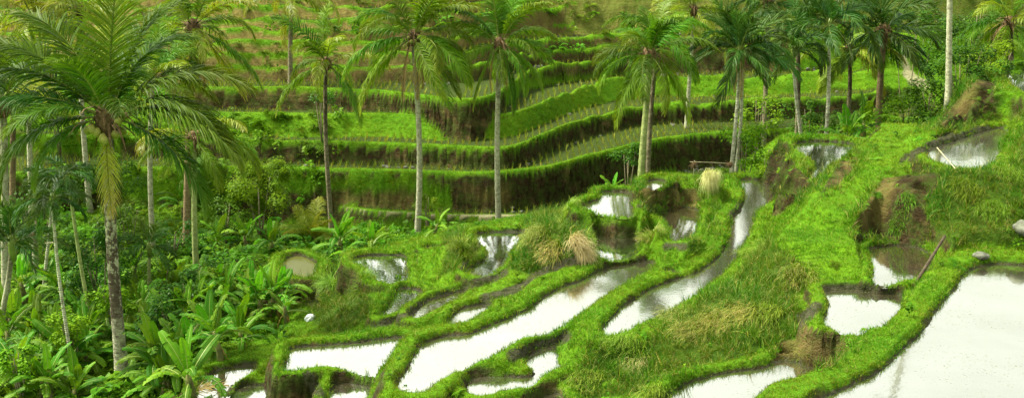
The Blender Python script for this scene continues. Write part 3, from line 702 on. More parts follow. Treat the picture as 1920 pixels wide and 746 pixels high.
ELEV = [86, 72, 58, 44, 30, 16, 2, -14, -34, -58]
BEND = [38, 62, 82, 95, 98, 92, 82, 66, 48, 26]
LIB = {}
def frond_lib(key, mats, **kw):
    L_ = []
    for q, (e, b) in enumerate(zip(ELEV, BEND)):
        kw2 = dict(kw); kw2['hang'] = kw.get('hang', .9) * (.55 + .13 * q)
        row = [frond_mesh(1000 + q * 7 + v * 131 + len(LIB) * 17, e, b * (1 + (.15 if v else -.12)), mats=mats, **kw2) for v in range(2)]
        L_.append(row)
    LIB[key] = L_
frond_lib('green', [M_FROND, M_RACHIS], n=84, ll=.27, hang=1.15, wid=.0085)
frond_lib('yellow', [M_FROND_Y, M_RACHIS], n=70, ll=.27, hang=1.2, wid=.009)
M_FROND_N = mat_leaf('deep_green_palm_leaflets', (.018, .07, .003), (.085, .21, .005), tip=(.30, .34, .04), trans=.32, rough=.5, objvar=.35, spec=.12, scale=.6)
frond_lib('near', [M_FROND_N, M_RACHIS], n=112, ll=.30, hang=.6, wid=.0066, segs=4)
frond_lib('areca', [M_FROND_D, M_RACHIS], n=40, ll=.36, hang=.7, wid=.017, spread=48)
frond_lib('dead', [M_DEAD, M_FIBRE], n=46, ll=.20, hang=1.4, wid=.009)

def fibre_mesh(r, seed):
    rd = random.Random(seed); S = []
    for k in range(46):
        a = rd.uniform(0, 6.283); o = Vector((math.cos(a), math.sin(a), 0)); l = r * rd.uniform(1.2, 3.6); b = o * r * rd.uniform(.3, .9) + Vector((0, 0, rd.uniform(-.6, .9) * r))
        v = (o * rd.uniform(.3, 1) + Vector((0, 0, rd.uniform(-.3, 1.1)))).normalized(); pts = [b.copy()]
        for m in range(3): v = (v + Vector((0, 0, -.5))).normalized(); b = b + v * l / 3; pts.append(b.copy())
        S.append((pts, [r * .13, r * .11, r * .06, 0], o.cross(Vector((0, 0, 1))), 0, rd.random()))
    me = strip_mesh('crown_fibre', S, [M_FIBRE])
    bm = bmesh.new(); bm.from_mesh(me)
    bmesh.ops.create_icosphere(bm, subdivisions=2, radius=r * .95, matrix=Matrix.Diagonal((1, 1, 1.5, 1)))
    bm.to_mesh(me); bm.free(); return me
def nut_mesh():
    bm = bmesh.new(); bmesh.ops.create_uvsphere(bm, u_segments=12, v_segments=9, radius=.5, matrix=Matrix.Diagonal((.86, .86, 1.12, 1)))
    for v in bm.verts: v.co += v.co.normalized() * .04 * math.cos(3 * math.atan2(v.co.y, v.co.x))
    me = bpy.data.meshes.new('coconut'); bm.to_mesh(me); bm.free(); me.materials.append(M_NUT); me.polygons.foreach_set('use_smooth', [True] * len(me.polygons)); return me
NUT = nut_mesh()
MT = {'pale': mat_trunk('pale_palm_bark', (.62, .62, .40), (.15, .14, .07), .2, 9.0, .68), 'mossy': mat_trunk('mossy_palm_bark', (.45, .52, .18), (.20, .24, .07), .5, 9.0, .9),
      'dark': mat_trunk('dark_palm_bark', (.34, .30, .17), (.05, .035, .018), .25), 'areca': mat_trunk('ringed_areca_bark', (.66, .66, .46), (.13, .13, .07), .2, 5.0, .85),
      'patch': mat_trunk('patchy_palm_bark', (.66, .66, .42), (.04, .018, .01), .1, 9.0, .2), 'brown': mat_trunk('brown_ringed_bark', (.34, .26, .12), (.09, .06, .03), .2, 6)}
def trunk_mesh(h, dx, dy, r0, r1, mat, seed, bow=.0, dark_top=None):
    rd = random.Random(seed); n = max(14, int(h * 5)); pts, rad = [], []
    ph = rd.uniform(0, 6)
    for k in range(n + 1):
        s = k / n
        pts.append((dx * s + bow * math.sin(math.pi * s) + .03 * math.sin(5 * s + ph), dy * s, -.5 * (1 - s) * (k == 0) + h * s))
        fl = 1 + .35 * math.exp(-s * 14)
        rad.append((r0 + (r1 - r0) * s) * fl * (1 + .035 * ((k % 2) * 2 - 1)))
    return tube_mesh('trunk', pts, rad, MT[mat], 12, jitter=.02, seed=seed)

def palm(kind, base, crown, Y, r, trunk, L, nf, lib, label, seed, dead=0, nuts=0, Yb=None, bow=0, lo=0, hi=9, yellow=0., name='coconut_palm', cat='palm tree', group=None, gap=None):
    """base and crown are where the photo has them; Y metres away, standing on the ground there"""
    rd = random.Random(seed)
    bx, by, bz = at_Y(base[0], base[1], Y)
    g = hz(bx, by)
    tx, ty, tz = at_Y(crown[0], crown[1], Y)
    # keep the line of the trunk when the real ground lies lower or higher than the traced base
    if abs(tz - bz) > .5: k = (tz - g) / (tz - bz); bx = tx + (bx - tx) * k
    g = hz(bx, by)
    h = tz - g
    t = thing(name, (bx, by, g), label, cat, group)
    bow = bow or random.Random(seed).uniform(-.16, .16) * (.4 if kind == 'areca' else 1)
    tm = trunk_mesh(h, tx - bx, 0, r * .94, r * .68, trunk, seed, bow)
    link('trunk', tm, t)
    top = Vector((tx - bx, 0, h))
    if kind == 'areca':
        cs = tube_mesh('crownshaft', [top + Vector((0, 0, z * L)) for z in (-.32, -.15, .0, .12)], [r * .78, r * 1.25, r * 1.1, r * .6], MT_SHAFT, 10); link('crownshaft', cs, t)
    else:
        link('crown_fibre', fibre_mesh(r * 1.9, seed), t, top)
    ga = rd.uniform(0, 6.28)
    nf = int(round(nf * .68)) if nf > 15 else nf
    if kind == 'coconut' and lib != 'near':
        L *= .9; nuts = nuts or (5 if seed % 2 else 0)
    bow = bow or rd.uniform(-.16, .16)
    for k in range(nf):
        s = k / max(1, nf - 1); q = lo + (hi - lo) * s ** (1.0)
        q = min(9, max(0, int(round(q + rd.uniform(-.6, .6)))))
        az = ga + k * 2.39996 + rd.uniform(-.5, .5)
        lk = 'yellow' if rd.random() < yellow else lib
        me = LIB[lk][q][rd.randrange(2)]
        ls = L * rd.uniform(.78, 1.12) * (1 - .15 * (q < 1))
        link('frond', me, t, top + Vector((math.cos(az) * r * .6, math.sin(az) * r * .6, r * .8 * (1 - s))), (rd.uniform(-.55, .55), rd.uniform(-.15, .15), az), ls)
    for k in range(dead):
        az = rd.uniform(0, 6.28) if not isinstance(gap, (list, tuple)) else gap[k % len(gap)]
        o = link('dry_frond', LIB['dead'][9][k % 2], t, top + Vector((math.cos(az) * r, math.sin(az) * r, -r)), (0, R(14), az), L * rd.uniform(.55, .75))
    for k in range(nuts):
        az = rd.uniform(-2.6, -.5) if k % 3 else rd.uniform(0, 6.28); rr = r * rd.uniform(1.6, 3.0)
        link('coconut', NUT, t, top + Vector((math.cos(az) * rr, math.sin(az) * rr, rd.uniform(-2.4, .3) * r)), (rd.uniform(-.5, .5), rd.uniform(-.5, .5), 0), r * rd.uniform(1.0, 1.3))
    return t
MT_SHAFT = mat_plain('green_crownshaft', (.10, .17, .02), (.20, .28, .05), 3, .4, .05)
PI = math.pi
# big palm in the left foreground: each frond placed as it hangs in the photo
A = palm('coconut', (228, 722), (203, 225), 27.0, .185, 'patch', 3.6, 0, 'near', 'large coconut palm with patchy dark trunk in the left foreground, nuts under its crown', 3, nuts=13, bow=-.05)
topA = Vector(at_Y(203, 225, 27.0)) - A.location
# (variant by elevation, heading in degrees: 0 = right, 90 = away, -90 = towards the viewer, length, twist)
for q, az, l, lk in [(0,90,3.9,'near'),(1,150,3.9,'near'),(1,40,3.9,'near'),(2,175,3.9,'near'),(2,60,3.7,'near'),(3,12,3.9,'near'),(3,168,4.1,'near'),(4,-8,3.7,'near'),(4,185,3.8,'near'),
      (5,4,4.0,'near'),(6,196,3.6,'near'),(7,-12,3.6,'near'),(5,-14,3.9,'near'),(3,-60,2.4,'near'),(4,-140,2.6,'near'),(7,-160,2.7,'near'),(1,-100,2.6,'near'),(3,95,3.6,'near')]:
    rd = random.Random(q * 100 + az)
    link('frond', LIB[lk][q][rd.randrange(2)], A, topA + Vector((math.cos(R(az)) * .12, math.sin(R(az)) * .12, .08)), (rd.uniform(-.15, .15), 0, R(az)), l)
o = link('dry_frond', frond_mesh(77, -70, 20, n=80, ll=.30, hang=.8, wid=.010, mats=[M_FROND_Y, M_FIBRE], tipage=1.0, spread=55), A, topA + Vector((0, -.2, -.15)), (0, 0, R(-80)), 2.25); o['label'] = 'browning frond hanging straight down the trunk'

PALMS = [
 # kind, base, crown, Y, r, trunk, L, n, lib, label, seed, extra
 ('coconut',(350,440),(362,55),44,.17,'brown',3.6,24,'green','coconut palm with brown ringed trunk and yellowing fronds at top left',11,dict(yellow=.45,dead=2)),
 ('coconut',(369,512),(362,262),37,.125,'mossy',3.0,10,'green','slender coconut palm with yellow green mossy trunk beside the banana thicket',12,dict(yellow=.3,lo=2,hi=7)),
 ('coconut',(286,520),(286,150),41,.12,'pale',3.2,14,'green','slim pale trunked palm whose crown hides behind the large foreground palm',13,dict(yellow=.5,lo=0,hi=6)),
 ('coconut',(620,392),(612,120),49.5,.13,'dark',3.5,18,'green','coconut palm with dark upper trunk standing on the path at the hill foot',14,dict(yellow=.35)),
 ('coconut',(781,452),(776,72),44.5,.145,'pale',3.9,30,'green','tall coconut palm with speckled pale trunk and dry fronds in the middle of the photo',15,dict(dead=4,gap=[3.6,-.4,3.3,-1.2],nuts=5)),
 ('coconut',(935,432),(936,85),44.5,.14,'pale',3.2,26,'green','coconut palm with straight pale trunk behind the pond that mirrors it',16,dict(dead=2,gap=[-.8,3.4])),
 ('coconut',(1203,330),(1217,105),40,.15,'mossy',3.0,28,'green','coconut palm with green grey trunk, front one of the pair above the star shaped pond',17,dict(dead=0,hi=8.6,yellow=0)),
 ('coconut',(1217,325),(1238,60),42.5,.12,'dark',3.0,16,'green','coconut palm with dark mottled trunk, rear one of the pair above the star shaped pond',18,dict(yellow=.2,lo=2,hi=8)),
 ('areca',(1373,322),(1386,100),41,.09,'areca',2.2,22,'areca','areca palm with white ringed trunk and a brown hanging frond',19,dict(lo=0,hi=8.5,dead=2,gap=[-2.2,-1.2])),
 ('areca',(1381,310),(1392,95),42.2,.09,'areca',2.4,14,'areca','areca palm with duller ringed trunk half hidden behind its twin',20,dict(lo=0,hi=6)),
 ('areca',(1500,254),(1487,95),43.5,.095,'areca',1.9,18,'areca','short areca palm with leaning pale ringed trunk above the perched pond',21,dict(lo=0,hi=8.5)),
 ('areca',(1491,250),(1497,60),45.5,.12,'dark',2.3,14,'areca','dark trunked palm directly behind the short areca palm',22,dict(lo=0,hi=6)),
 ('areca',(1546,258),(1556,48),43.5,.10,'areca',2.3,20,'areca','slim areca palm with orange patch under its crown',23,dict(lo=0,hi=8)),
 ('coconut',(1588,225),(1592,95),48,.12,'dark',2.9,20,'green','low coconut palm with yellow green fronds behind the slim areca palms',24,dict(yellow=.6,lo=2,hi=8)),
 ('coconut',(1650,224),(1657,62),46,.17,'brown',3.3,28,'areca','stout coconut palm with brown ringed trunk and dark crown right of the arecas',25,dict(lo=0,hi=8)),
 ('coconut',(1780,190),(1772,-450),39,.115,'pale',3.4,22,'green','tall pale trunked palm rising out of the top of the photo at right',26,dict(lo=0,hi=6)),
 ('coconut',(1893,190),(1893,45),46,.15,'dark',3.1,26,'green','coconut palm with spreading crown at the top right corner',27,dict(hi=8.5,yellow=.2)),
 ('coconut',(1838,190),(1868,70),50,.15,'dark',3.0,16,'green','leaning dark coconut palm behind the one at the top right corner',28,dict(hi=8)),
 ('coconut',(12,540),(4,200),33,.15,'pale',3.2,18,'near','pale trunked coconut palm at the very left edge of the photo',29,dict(hi=7,yellow=.2)),
 ('coconut',(26,520),(22,160),41,.14,'brown',3.4,18,'green','brown trunked coconut palm just right of the left edge palm',30,dict(yellow=.5,hi=6)),
 ('coconut',(60,470),(60,35),49,.14,'pale',3.8,24,'yellow','yellow leaved coconut palm far behind at the top left corner',31,dict(hi=8)),
 ('coconut',(170,440),(150,20),50,.14,'pale',3.8,24,'yellow','yellow leaved coconut palm behind the large foreground crown',32,dict(hi=8)),
 ('coconut',(1290,200),(1300,20),62,.14,'pale',3.6,22,'yellow','pale green coconut palm far up the hill between the central pair and the arecas',33,dict(hi=8)),
 ('coconut',(545,125),(545,-10),60,.15,'dark',3.4,20,'yellow','yellow green coconut palm high on the hill left of centre',34,dict(hi=8)),
 ('coconut',(1435,180),(1440,5),55,.15,'dark',3.2,24,'areca','dark crowned palm at the top edge between the arecas',35,dict(hi=7)),
 ('areca',(8,560),(22,455),31,.10,'pale',1.8,14,'areca','small palm with fine fan of fronds at the left edge over the banana plants',37,dict(lo=0,hi=7)),
 ('areca',(84,532),(98,340),35,.065,'areca',1.3,14,'areca','thin areca palm with dark drooping crown left of the large palm',38,dict(lo=2,hi=8.5)),
 ('areca',(135,690),(98,372),27.5,.055,'areca',1.2,12,'areca','very thin areca palm leaning left with its foot in the banana thicket',39,dict(lo=2,hi=8)),
 ('areca',(178,635),(124,330),30,.065,'mossy',1.3,12,'areca','thin green trunked areca palm leaning left just beside the large palm',40,dict(lo=2,hi=8)),
 ('areca',(284,560),(279,462),33.5,.07,'mossy',1.15,18,'areca','young areca palm with low bushy crown behind the banana plants',41,dict(lo=0,hi=8)),
 ('areca',(590,470),(590,452),43,.06,'mossy',1.9,12,'yellow','young yellow green palm with upright fronds at the foot of the hill path',42,dict(lo=0,hi=3)),
]
for kd, b, c, Y, r, tr, L, n, lib, lab, sd2, ex in PALMS:
    palm(kd, b, c, Y, r, tr, L, n, lib, lab, sd2, name='areca_palm' if kd == 'areca' else 'coconut_palm', group='palms on the terraces', **ex)
# ---------------------------------------------------------------- where a line of sight meets the ground
def hit(px, py, y0=12, y1=95):
    d = ray(px, py); prev = None; y = y0
    while y < y1:
        t = y / d[1]; z = d[2] * t; g = hz(d[0] * t, y)
        if z <= g: return (d[0] * t, y, g)
        y += .06
    t = y1 / d[1]; return (d[0] * t, y1, hz(d[0] * t, y1))

# ---------------------------------------------------------------- banana plants
M_BAN = mat_leaf('banana_leaf', (.04, .15, .006), (.15, .33, .015), tip=(.30, .34, .05), trans=.4, rough=.55, objvar=.35, spec=.12, scale=1.6)
M_BAN_RIB = mat_plain('banana_midrib', (.22, .32, .06), (.34, .40, .10), 3, .4, .1)
M_BAN_STEM = mat_plain('banana_stem', (.06, .07, .02), (.22, .22, .06), 5, .7, .4)
M_BAN_DRY = mat_leaf('dry_banana_leaf', (.14, .08, .02), (.40, .28, .09), trans=.2, rough=.8, objvar=.25, spec=.1, scale=2)
def banana_leaf(seed, e0, bend, tear=.5, mats=None, droopy=.5, wid=.125):
    rd = random.Random(seed); K = 22; V, Fc, MI, AG = [], [], [], []
    pts, dirs = [], []; p = Vector((0, 0, 0)); sw = rd.uniform(-.4, .4)
    for k in range(K + 1):
        s = k / K; a = R(e0) - R(bend) * s ** 1.5; yw = sw * s * s
        d = Vector((math.cos(a) * math.cos(yw), math.cos(a) * math.sin(yw), math.sin(a))); pts.append(p.copy()); dirs.append(d); p = p + d / K
    def quad(a, b, c, d, mi, ag):
        n = len(V); V.extend([a, b, c, d]); AG.extend(ag); Fc.append((n, n + 1, n + 2, n + 3)); MI.append(mi)
    for sg in (-1, 1):
        drop = 0; gap = 0
        for k in range(4, K):
            s0, s1 = k / K, (k + 1) / K
            def W(s):
                u = (s - .16) / .84
                return wid * (max(0, math.sin(math.pi * min(1, u ** .75) * .97)) ** .38)
            if rd.random() < tear: drop = rd.uniform(0, droopy); gap = rd.uniform(.0, .012)
            else: gap = 0
            row = []
            for s, kk in ((s0 + gap, k), (s1, k + 1)):
                c0 = pts[kk]; d = dirs[kk]; lat = d.cross(Vector((0, 0, 1))); lat = (lat.normalized() if lat.length > .05 else Vector((0, 1, 0))) * sg
                up = lat.cross(d) * sg
                if up.z < 0: up = -up
                w = W(s) + 1e-3; f = drop
                m1 = c0 + d * (gap if kk == k else 0) * .5 + lat * w * .55 + up * w * (.28 - f * .6)
                m2 = m1 + (lat * (1 - f) + Vector((0, 0, -1)) * (.35 + f * 1.6) + d * .12).normalized() * w * .5
                row.append((c0, m1, m2))
            ag = .35 * max(0, s0 - .6) + (.55 if rd.random() < .1 else 0)
            quad(row[0][0], row[1][0], row[1][1], row[0][1], 0, [0, 0, 0, 0])
            quad(row[0][1], row[1][1], row[1][2], row[0][2], 0, [0, 0, ag, ag])
    for off in (Vector((0, .009, 0)),):
        for k in range(K - 1):
            t0, t1 = 1 - k / K, 1 - (k + 1) / K
            up = Vector((0, 0, .006))
            quad(pts[k] - off * (t0 + .2) + up, pts[k + 1] - off * (t1 + .2) + up, pts[k + 1] + off * (t1 + .2) + up, pts[k] + off * (t0 + .2) + up, 1, [0] * 4)
            quad(pts[k] - off * (t0 + .2) - up * 2, pts[k + 1] - off * (t1 + .2) - up * 2, pts[k + 1] + off * (t1 + .2) - up * 2, pts[k] + off * (t0 + .2) - up * 2, 1, [0] * 4)
    me = bpy.data.meshes.new('leaf'); me.from_pydata([tuple(v) for v in V], [], Fc); me.polygons.foreach_set('material_index', MI)
    a = me.attributes.new('age', 'FLOAT', 'POINT'); a.data.foreach_set('value', AG)
    for m in mats: me.materials.append(m)
    return me
BL = [[banana_leaf(500 + q * 11 + v, e, b, tear=t, mats=[M_BAN, M_BAN_RIB]) for v, t in ((0, .25), (1, .6), (2, .9))] for q, (e, b) in enumerate([(84, 22), (70, 50), (58, 75), (45, 92), (30, 95), (12, 80)])]
BD = [banana_leaf(700 + v, -50, 35, tear=.9, mats=[M_BAN_DRY, M_BAN_DRY], droopy=.8, wid=.08) for v in range(2)]
def banana(px, py, L, label, seed, hgt=None, n=8, young=False, dry=1, Y=None):
    rd = random.Random(seed)
    if Y is None: x, y, g = hit(px, py + 20)
    else:
        x, y, z = at_Y(px, py, Y); g = hz(x, y); hgt = max(.3 * L, z - g - .25 * L)
    t = thing('banana_plant', (x, y, g), label, 'banana plant', 'banana plants in the thicket')
    h = hgt if hgt is not None else L * rd.uniform(.22, .55)
    lean = rd.uniform(-.12, .12)
    link('stem', tube_mesh('stem', [(0, 0, -.2), (lean * .3, 0, h * .35), (lean, 0, h * .8), (lean * 1.3, 0, h + .1)], [.085 * L, .07 * L, .055 * L, .03 * L], M_BAN_STEM, 9, jitter=.04, seed=seed), t)
    L *= .84; top = Vector((lean * 1.2, 0, h)); a0 = rd.uniform(0, 6.28)
    for k in range(n):
        s = k / (n - 1); q = min(5, int(s * 5.2 + rd.uniform(-.3, .6)))
        az = a0 + k * 2.4 + rd.uniform(-.4, .4)
        link('leaf', BL[max(0, q)][rd.randrange(3)], t, top - Vector((0, 0, .12 * s * L)), (rd.uniform(-.3, .3), 0, az), L * rd.uniform(.8, 1.22) * (1 - .12 * (q == 0)))
    for k in range(dry):
        link('dry_leaf', BD[k % 2], t, top - Vector((0, 0, .15 * L)), (0, 0, rd.uniform(0, 6.28)), L * rd.uniform(.5, .7))
    return t
BANANAS = [
 (50,560,1.7,'dark leaved banana plant at the left edge below the fan palm'),(22,640,1.6,'banana plant with wide drooping leaves touching the left edge'),
 (120,570,1.6,'banana plant between the two thin leaning palms'),(60,690,1.5,'banana plant with long flat leaf pointing left near the bottom left'),
 (130,690,1.7,'bright banana plant with large leaves at the foot of the thin leaning palm'),(85,745,1.4,'banana plant cut off by the bottom edge left of the big palm'),
 (140,742,1.4,'low banana plant just left of the foot of the big palm'),(175,640,1.4,'banana plant behind the foot of the big palm'),
 (305,742,1.4,'banana plant just right of the foot of the big palm'),(320,730,1.4,'banana plant cut off by the bottom edge near the curled pond'),
 (300,660,1.7,'banana plant with one upright broad leaf in the middle of the thicket'),(240,590,1.5,'banana plant half hidden behind the trunk of the big palm'),
 (350,670,1.4,'banana plant leaning over the curled pond bank'),(400,640,1.6,'banana plant with paddle leaves right of the thicket middle'),
 (330,600,1.5,'banana plant below the dark shrubs in the thicket'),(445,620,1.5,'pale green banana plant in the right part of the thicket'),
 (420,570,1.5,'banana plant with torn leaves behind the thicket front row'),(490,590,1.5,'banana plant with an upright pale leaf near the grass bank'),
 (522,565,1.3,'rightmost banana plant of the big thicket beside the white sack'),(470,555,1.4,'banana plant at the top right of the big thicket'),
 (380,560,1.3,'small banana plant under the mossy slender palm'),(255,520,1.3,'banana plant below the young areca palm'),
 (15,600,1.6,'banana plant behind the left edge plants'),(170,680,1.2,'banana plant touching the trunk of the big palm'),
 (538,585,1.1,'small banana plant where the thicket meets the grass'),(415,655,1.2,'low banana plant beside the grey mud rim'),
 (405,455,1.5,'banana plant right of the mossy slender palm at the hill foot'),(465,455,1.6,'banana plant with brown hanging leaf at the hill foot'),
 (510,458,1.5,'banana plant left of the young yellow green palm'),(640,432,1.5,'banana plant with pale leaves right of the young palm',38),
 (690,445,1.2,'small banana plant among shrubs above the forked pond',37),(345,390,1.6,'banana plant with blue green leaves on the slope behind the mossy palm'),
 (1150,345,1.1,'small banana plant behind the star shaped pond',36.3),(1590,238,1.8,'banana plant with long flat leaf behind the perched pond',41.2),
 (1622,218,1.6,'banana plant with upright leaves beside the stout brown palm',42),(815,456,.9,'low banana clump at the foot of the tall middle palm',36.5),
 (70,640,1.5,'banana plant in the shade behind the long flat leaf'),(345,640,1.4,'banana plant deep in the middle of the thicket'),(455,635,1.2,'banana plant at the edge of the grassy bank above the nook pond')]
for k, (px, py, L, lab, *yy) in enumerate(BANANAS):
    banana(px, py, L, lab, 900 + k, n=6 if L < 1.2 else 10, dry=2 if k % 2 else 3, Y=yy[0] if yy else None)
for k, (px, py) in enumerate([(35,610),(200,600),(140,745),(290,700),(330,560),(360,720),(400,545),(10,690),(185,560),(290,625),(30,720),(160,600),(110,650),(240,640),(270,600),(310,545),(350,620),(420,610),(380,600),(460,585),(505,575),(105,748),(330,690),(120,700),(300,700),(440,560),(60,600),(90,520)]):
    banana(px, py, 1.45, 'banana plant crowded inside the dense thicket with only some of its leaves showing', 960 + k, n=9, dry=0)

# ---------------------------------------------------------------- shrubs and the small tree
M_SHRUB = mat_leaf('shrub_leaves', (.05, .15, .004), (.17, .34, .010), trans=.3, rough=.45, objvar=.2, spec=.06, scale=2.5)
M_SHRUB_D = mat_leaf('dark_shrub_leaves', (.018, .06, .004), (.06, .16, .008), trans=.25, rough=.4, objvar=.2, spec=.06, scale=2.5)
M_TWIG = mat_plain('grey_twig_bark', (.12, .10, .05), (.28, .25, .14), 8)
def shrub_mesh(rx, ry, rz, n, ls, mat, seed, clumps=16):
    rd = random.Random(seed); V, Fc = [], []
    C = []
    for k in range(clumps):
        while True:
            c = Vector((rd.uniform(-1, 1), rd.uniform(-1, 1), rd.uniform(-.8, 1)))
            if .3 < c.length < 1: break
        C.append((c, rd.uniform(.22, .42)))
    for k in range(n):
        c, r = C[rd.randrange(clumps)]; o = Vector((rd.gauss(0, 1), rd.gauss(0, 1), rd.gauss(0, 1))).normalized() * r * rd.uniform(.5, 1.05)
        p = c + o; p = Vector((p.x * rx, p.y * ry, p.z * rz))
        out = (o + Vector((0, 0, .3))).normalized(); tn = out.cross(Vector((rd.uniform(-1, 1), rd.uniform(-1, 1), rd.uniform(-1, 1)))).normalized()
        d = (tn * .8 + out * .4 + Vector((0, 0, -.35))).normalized(); sd_ = d.cross(out).normalized(); L = ls * rd.uniform(.6, 1.2); w = L * .3
        b = len(V); V += [p, p + d * L * .5 + sd_ * w, p + d * L, p + d * L * .5 - sd_ * w]; Fc += [(b, b + 1, b + 2, b + 3)]
    me = bpy.data.meshes.new('foliage'); me.from_pydata([tuple(v) for v in V], [], Fc)
    me.materials.append(mat); return me
def stems_mesh(r, h, seed, n=4, rad=.03, spread=.5):
    bm = bmesh.new(); rd = random.Random(seed); mt = M_TWIG; me = None
    V, Fc = [], []
    for k in range(n):
        a = rd.uniform(0, 6.28); e = Vector((math.cos(a) * r * spread * rd.random(), math.sin(a) * r * spread * rd.random(), h * rd.uniform(.8, 1.1)))
        pts = [Vector((0, 0, -.15)), e * .4 + Vector((rd.uniform(-.05, .05), 0, 0)), e]
        m = tube_mesh('x', pts, [rad, rad * .8, rad * .4], mt, 6); bm.from_mesh(m); bpy.data.meshes.remove(m)
    me = bpy.data.meshes.new('branches'); bm.to_mesh(me); bm.free(); me.materials.append(mt); return me
def shrub(px, py, Y, rx, rz, n, ls, mat, label, seed, name='shrub', cat='shrub', clear=None):
    """px, py = middle of the crown in the photo"""
    x, y, z = at_Y(px, py, Y); g = hz(x, y); c = max(z - g, rz * .5)
    t = thing(name, (x, y, g), label, cat, 'shrubs on the slopes' if name == 'shrub' else None)
    link('foliage', shrub_mesh(rx, rx * .8, rz, n, ls, mat, seed), t, (0, 0, c))
    link('trunk' if name != 'shrub' else 'branches', stems_mesh(rx, c + rz * .5, seed, 5 if name == 'shrub' else 3, .03 if name == 'shrub' else .05), t)
shrub(482,348,46,1.7,1.3,8000,.12,M_SHRUB,'small round leafy tree with thin trunk at the foot of the terraced hill',1,'leafy_tree','tree')
SH = [(300,520,34,.8,.6,1500,.11,M_SHRUB,'light green shrub below the young areca palm'),(210,560,30,.7,.6,1500,.11,M_SHRUB,'light green shrub touching the big palm trunk'),
 (420,540,33,.9,.6,1700,.11,M_SHRUB,'light green shrub right of the mossy slender palm foot'),(130,610,28,.6,.5,1300,.10,M_SHRUB,'light green shrub between the thin leaning palms'),
 (365,640,27.5,.6,.5,1300,.10,M_SHRUB,'light green shrub in the front of the banana thicket'),(30,680,26,.6,.5,1300,.10,M_SHRUB,'light green shrub near the lower left corner'),
 (500,520,37,1.0,.6,1800,.11,M_SHRUB,'feathery light shrub left of the round muddy pond'),(180,490,33,1.2,1.1,3800,.11,M_SHRUB_D,'dense dark green bush behind the big palm trunk'),
 (385,520,34,1.1,.8,2200,.12,M_SHRUB_D,'dark bush under the mossy slender palm'),(350,555,31,1.0,.7,2200,.12,M_SHRUB_D,'dark bush in the middle of the banana thicket'),
 (310,600,29,.9,.7,1800,.12,M_SHRUB_D,'shadowy bush between the banana plants'),(450,505,36,1.2,.7,2200,.12,M_SHRUB,'green shrub above the banana thicket'),
 (560,445,43,1.0,.6,1500,.12,M_SHRUB_D,'shrub at the foot of the hill path'),(715,437,43,1.2,.6,1800,.12,M_SHRUB,'bright shrub behind the forked pond'),
 (325,455,41,1.2,.9,1800,.13,M_SHRUB_D,'dark shrub on the slope behind the slim palm'),(240,420,43,1.5,.9,1800,.13,M_SHRUB_D,'low shrub on the shaded slope left of centre'),
 (420,400,45,1.2,.8,1500,.13,M_SHRUB_D,'dark shrub left of the small leafy tree'),
 (1180,290,52,.9,.6,900,.14,M_SHRUB_D,'dark shrub at the foot of the terrace wall behind the pair of palms'),
 (1425,215,50,1.3,1.0,1300,.16,M_SHRUB,'open leafy sapling behind the areca palms'),(1400,275,42,1.2,.9,1200,.16,M_SHRUB,'leafy sapling beside the ringed areca trunks'),
 (1440,300,38,.8,.7,1200,.13,M_SHRUB,'leafy shrub left of the perched pond'),(1700,205,44,1.8,.9,2200,.15,M_SHRUB,'spreading shrub behind the grassy ramp'),
 (1745,190,42,1.1,1.0,2000,.13,M_SHRUB_D,'dark shrub left of the tall pale trunk'),(1810,120,40,1.5,.9,2600,.13,M_SHRUB_D,'dark shrub on top of the bare cliff at right'),
 (1870,108,43,1.4,.7,2200,.13,M_SHRUB,'bright shrub behind the top right pond'),(1520,225,46,1.4,.8,1800,.14,M_SHRUB_D,'shrub behind the perched pond under the arecas'),
 (600,180,53,.8,.4,500,.14,M_SHRUB_D,'small dark shrub on the upper terrace wall'),(290,170,55,1.8,1.3,2600,.15,M_SHRUB,'bright shrub on the hill behind the large crown'),
 (100,180,54,2.4,1.8,3600,.16,M_SHRUB,'wide bright shrub on the hill at the left behind the large crown'),(200,330,48,1.8,1.0,2200,.14,M_SHRUB_D,'dark shrub on the slope under the large crown'),
 (60,420,40,1.6,1.2,2600,.13,M_SHRUB_D,'dark shrub on the shaded slope at far left'),(800,380,47.5,.6,.5,600,.12,M_SHRUB,'small plant against the wall right of the tall middle palm'),
 (1830,60,52,2.2,1.4,2600,.16,M_SHRUB_D,'dark bush on the hillside at the top right'),(1720,60,56,2.6,1.6,2800,.17,M_SHRUB_D,'bush on the hillside between the two tall right palms')]
for k, a in enumerate(SH): shrub(*a, 50 + k)

# ---------------------------------------------------------------- undergrowth in the valley (uncountable)
def weed_mesh(seed, n=14, L=.17, w=.3):
    rd = random.Random(seed); V, Fc = [], []
    for k in range(n):
        a = rd.uniform(0, 6.28); e = rd.uniform(.1, 1.3); h = rd.uniform(.02, .28)
        o = Vector((math.cos(a), math.sin(a), 0)); p = o * rd.uniform(.0, .12) + Vector((0, 0, h)); d = (o * math.cos(e) + Vector((0, 0, math.sin(e)))); l = L * rd.uniform(.6, 1.3)
        sd_ = o.cross(Vector((0, 0, 1))); q = p + d * l * .5; r_ = q + (d + Vector((0, 0, -.8))).normalized() * l * .5; b = len(V)
        V += [p, q + sd_ * l * w, q - sd_ * l * w, r_]; Fc += [(b, b + 1, b + 2), (b + 1, b + 3, b + 2)]
    me = bpy.data.meshes.new('weed'); me.from_pydata([tuple(v) for v in V], [], Fc); me.materials.append(M_WEED)
    return me
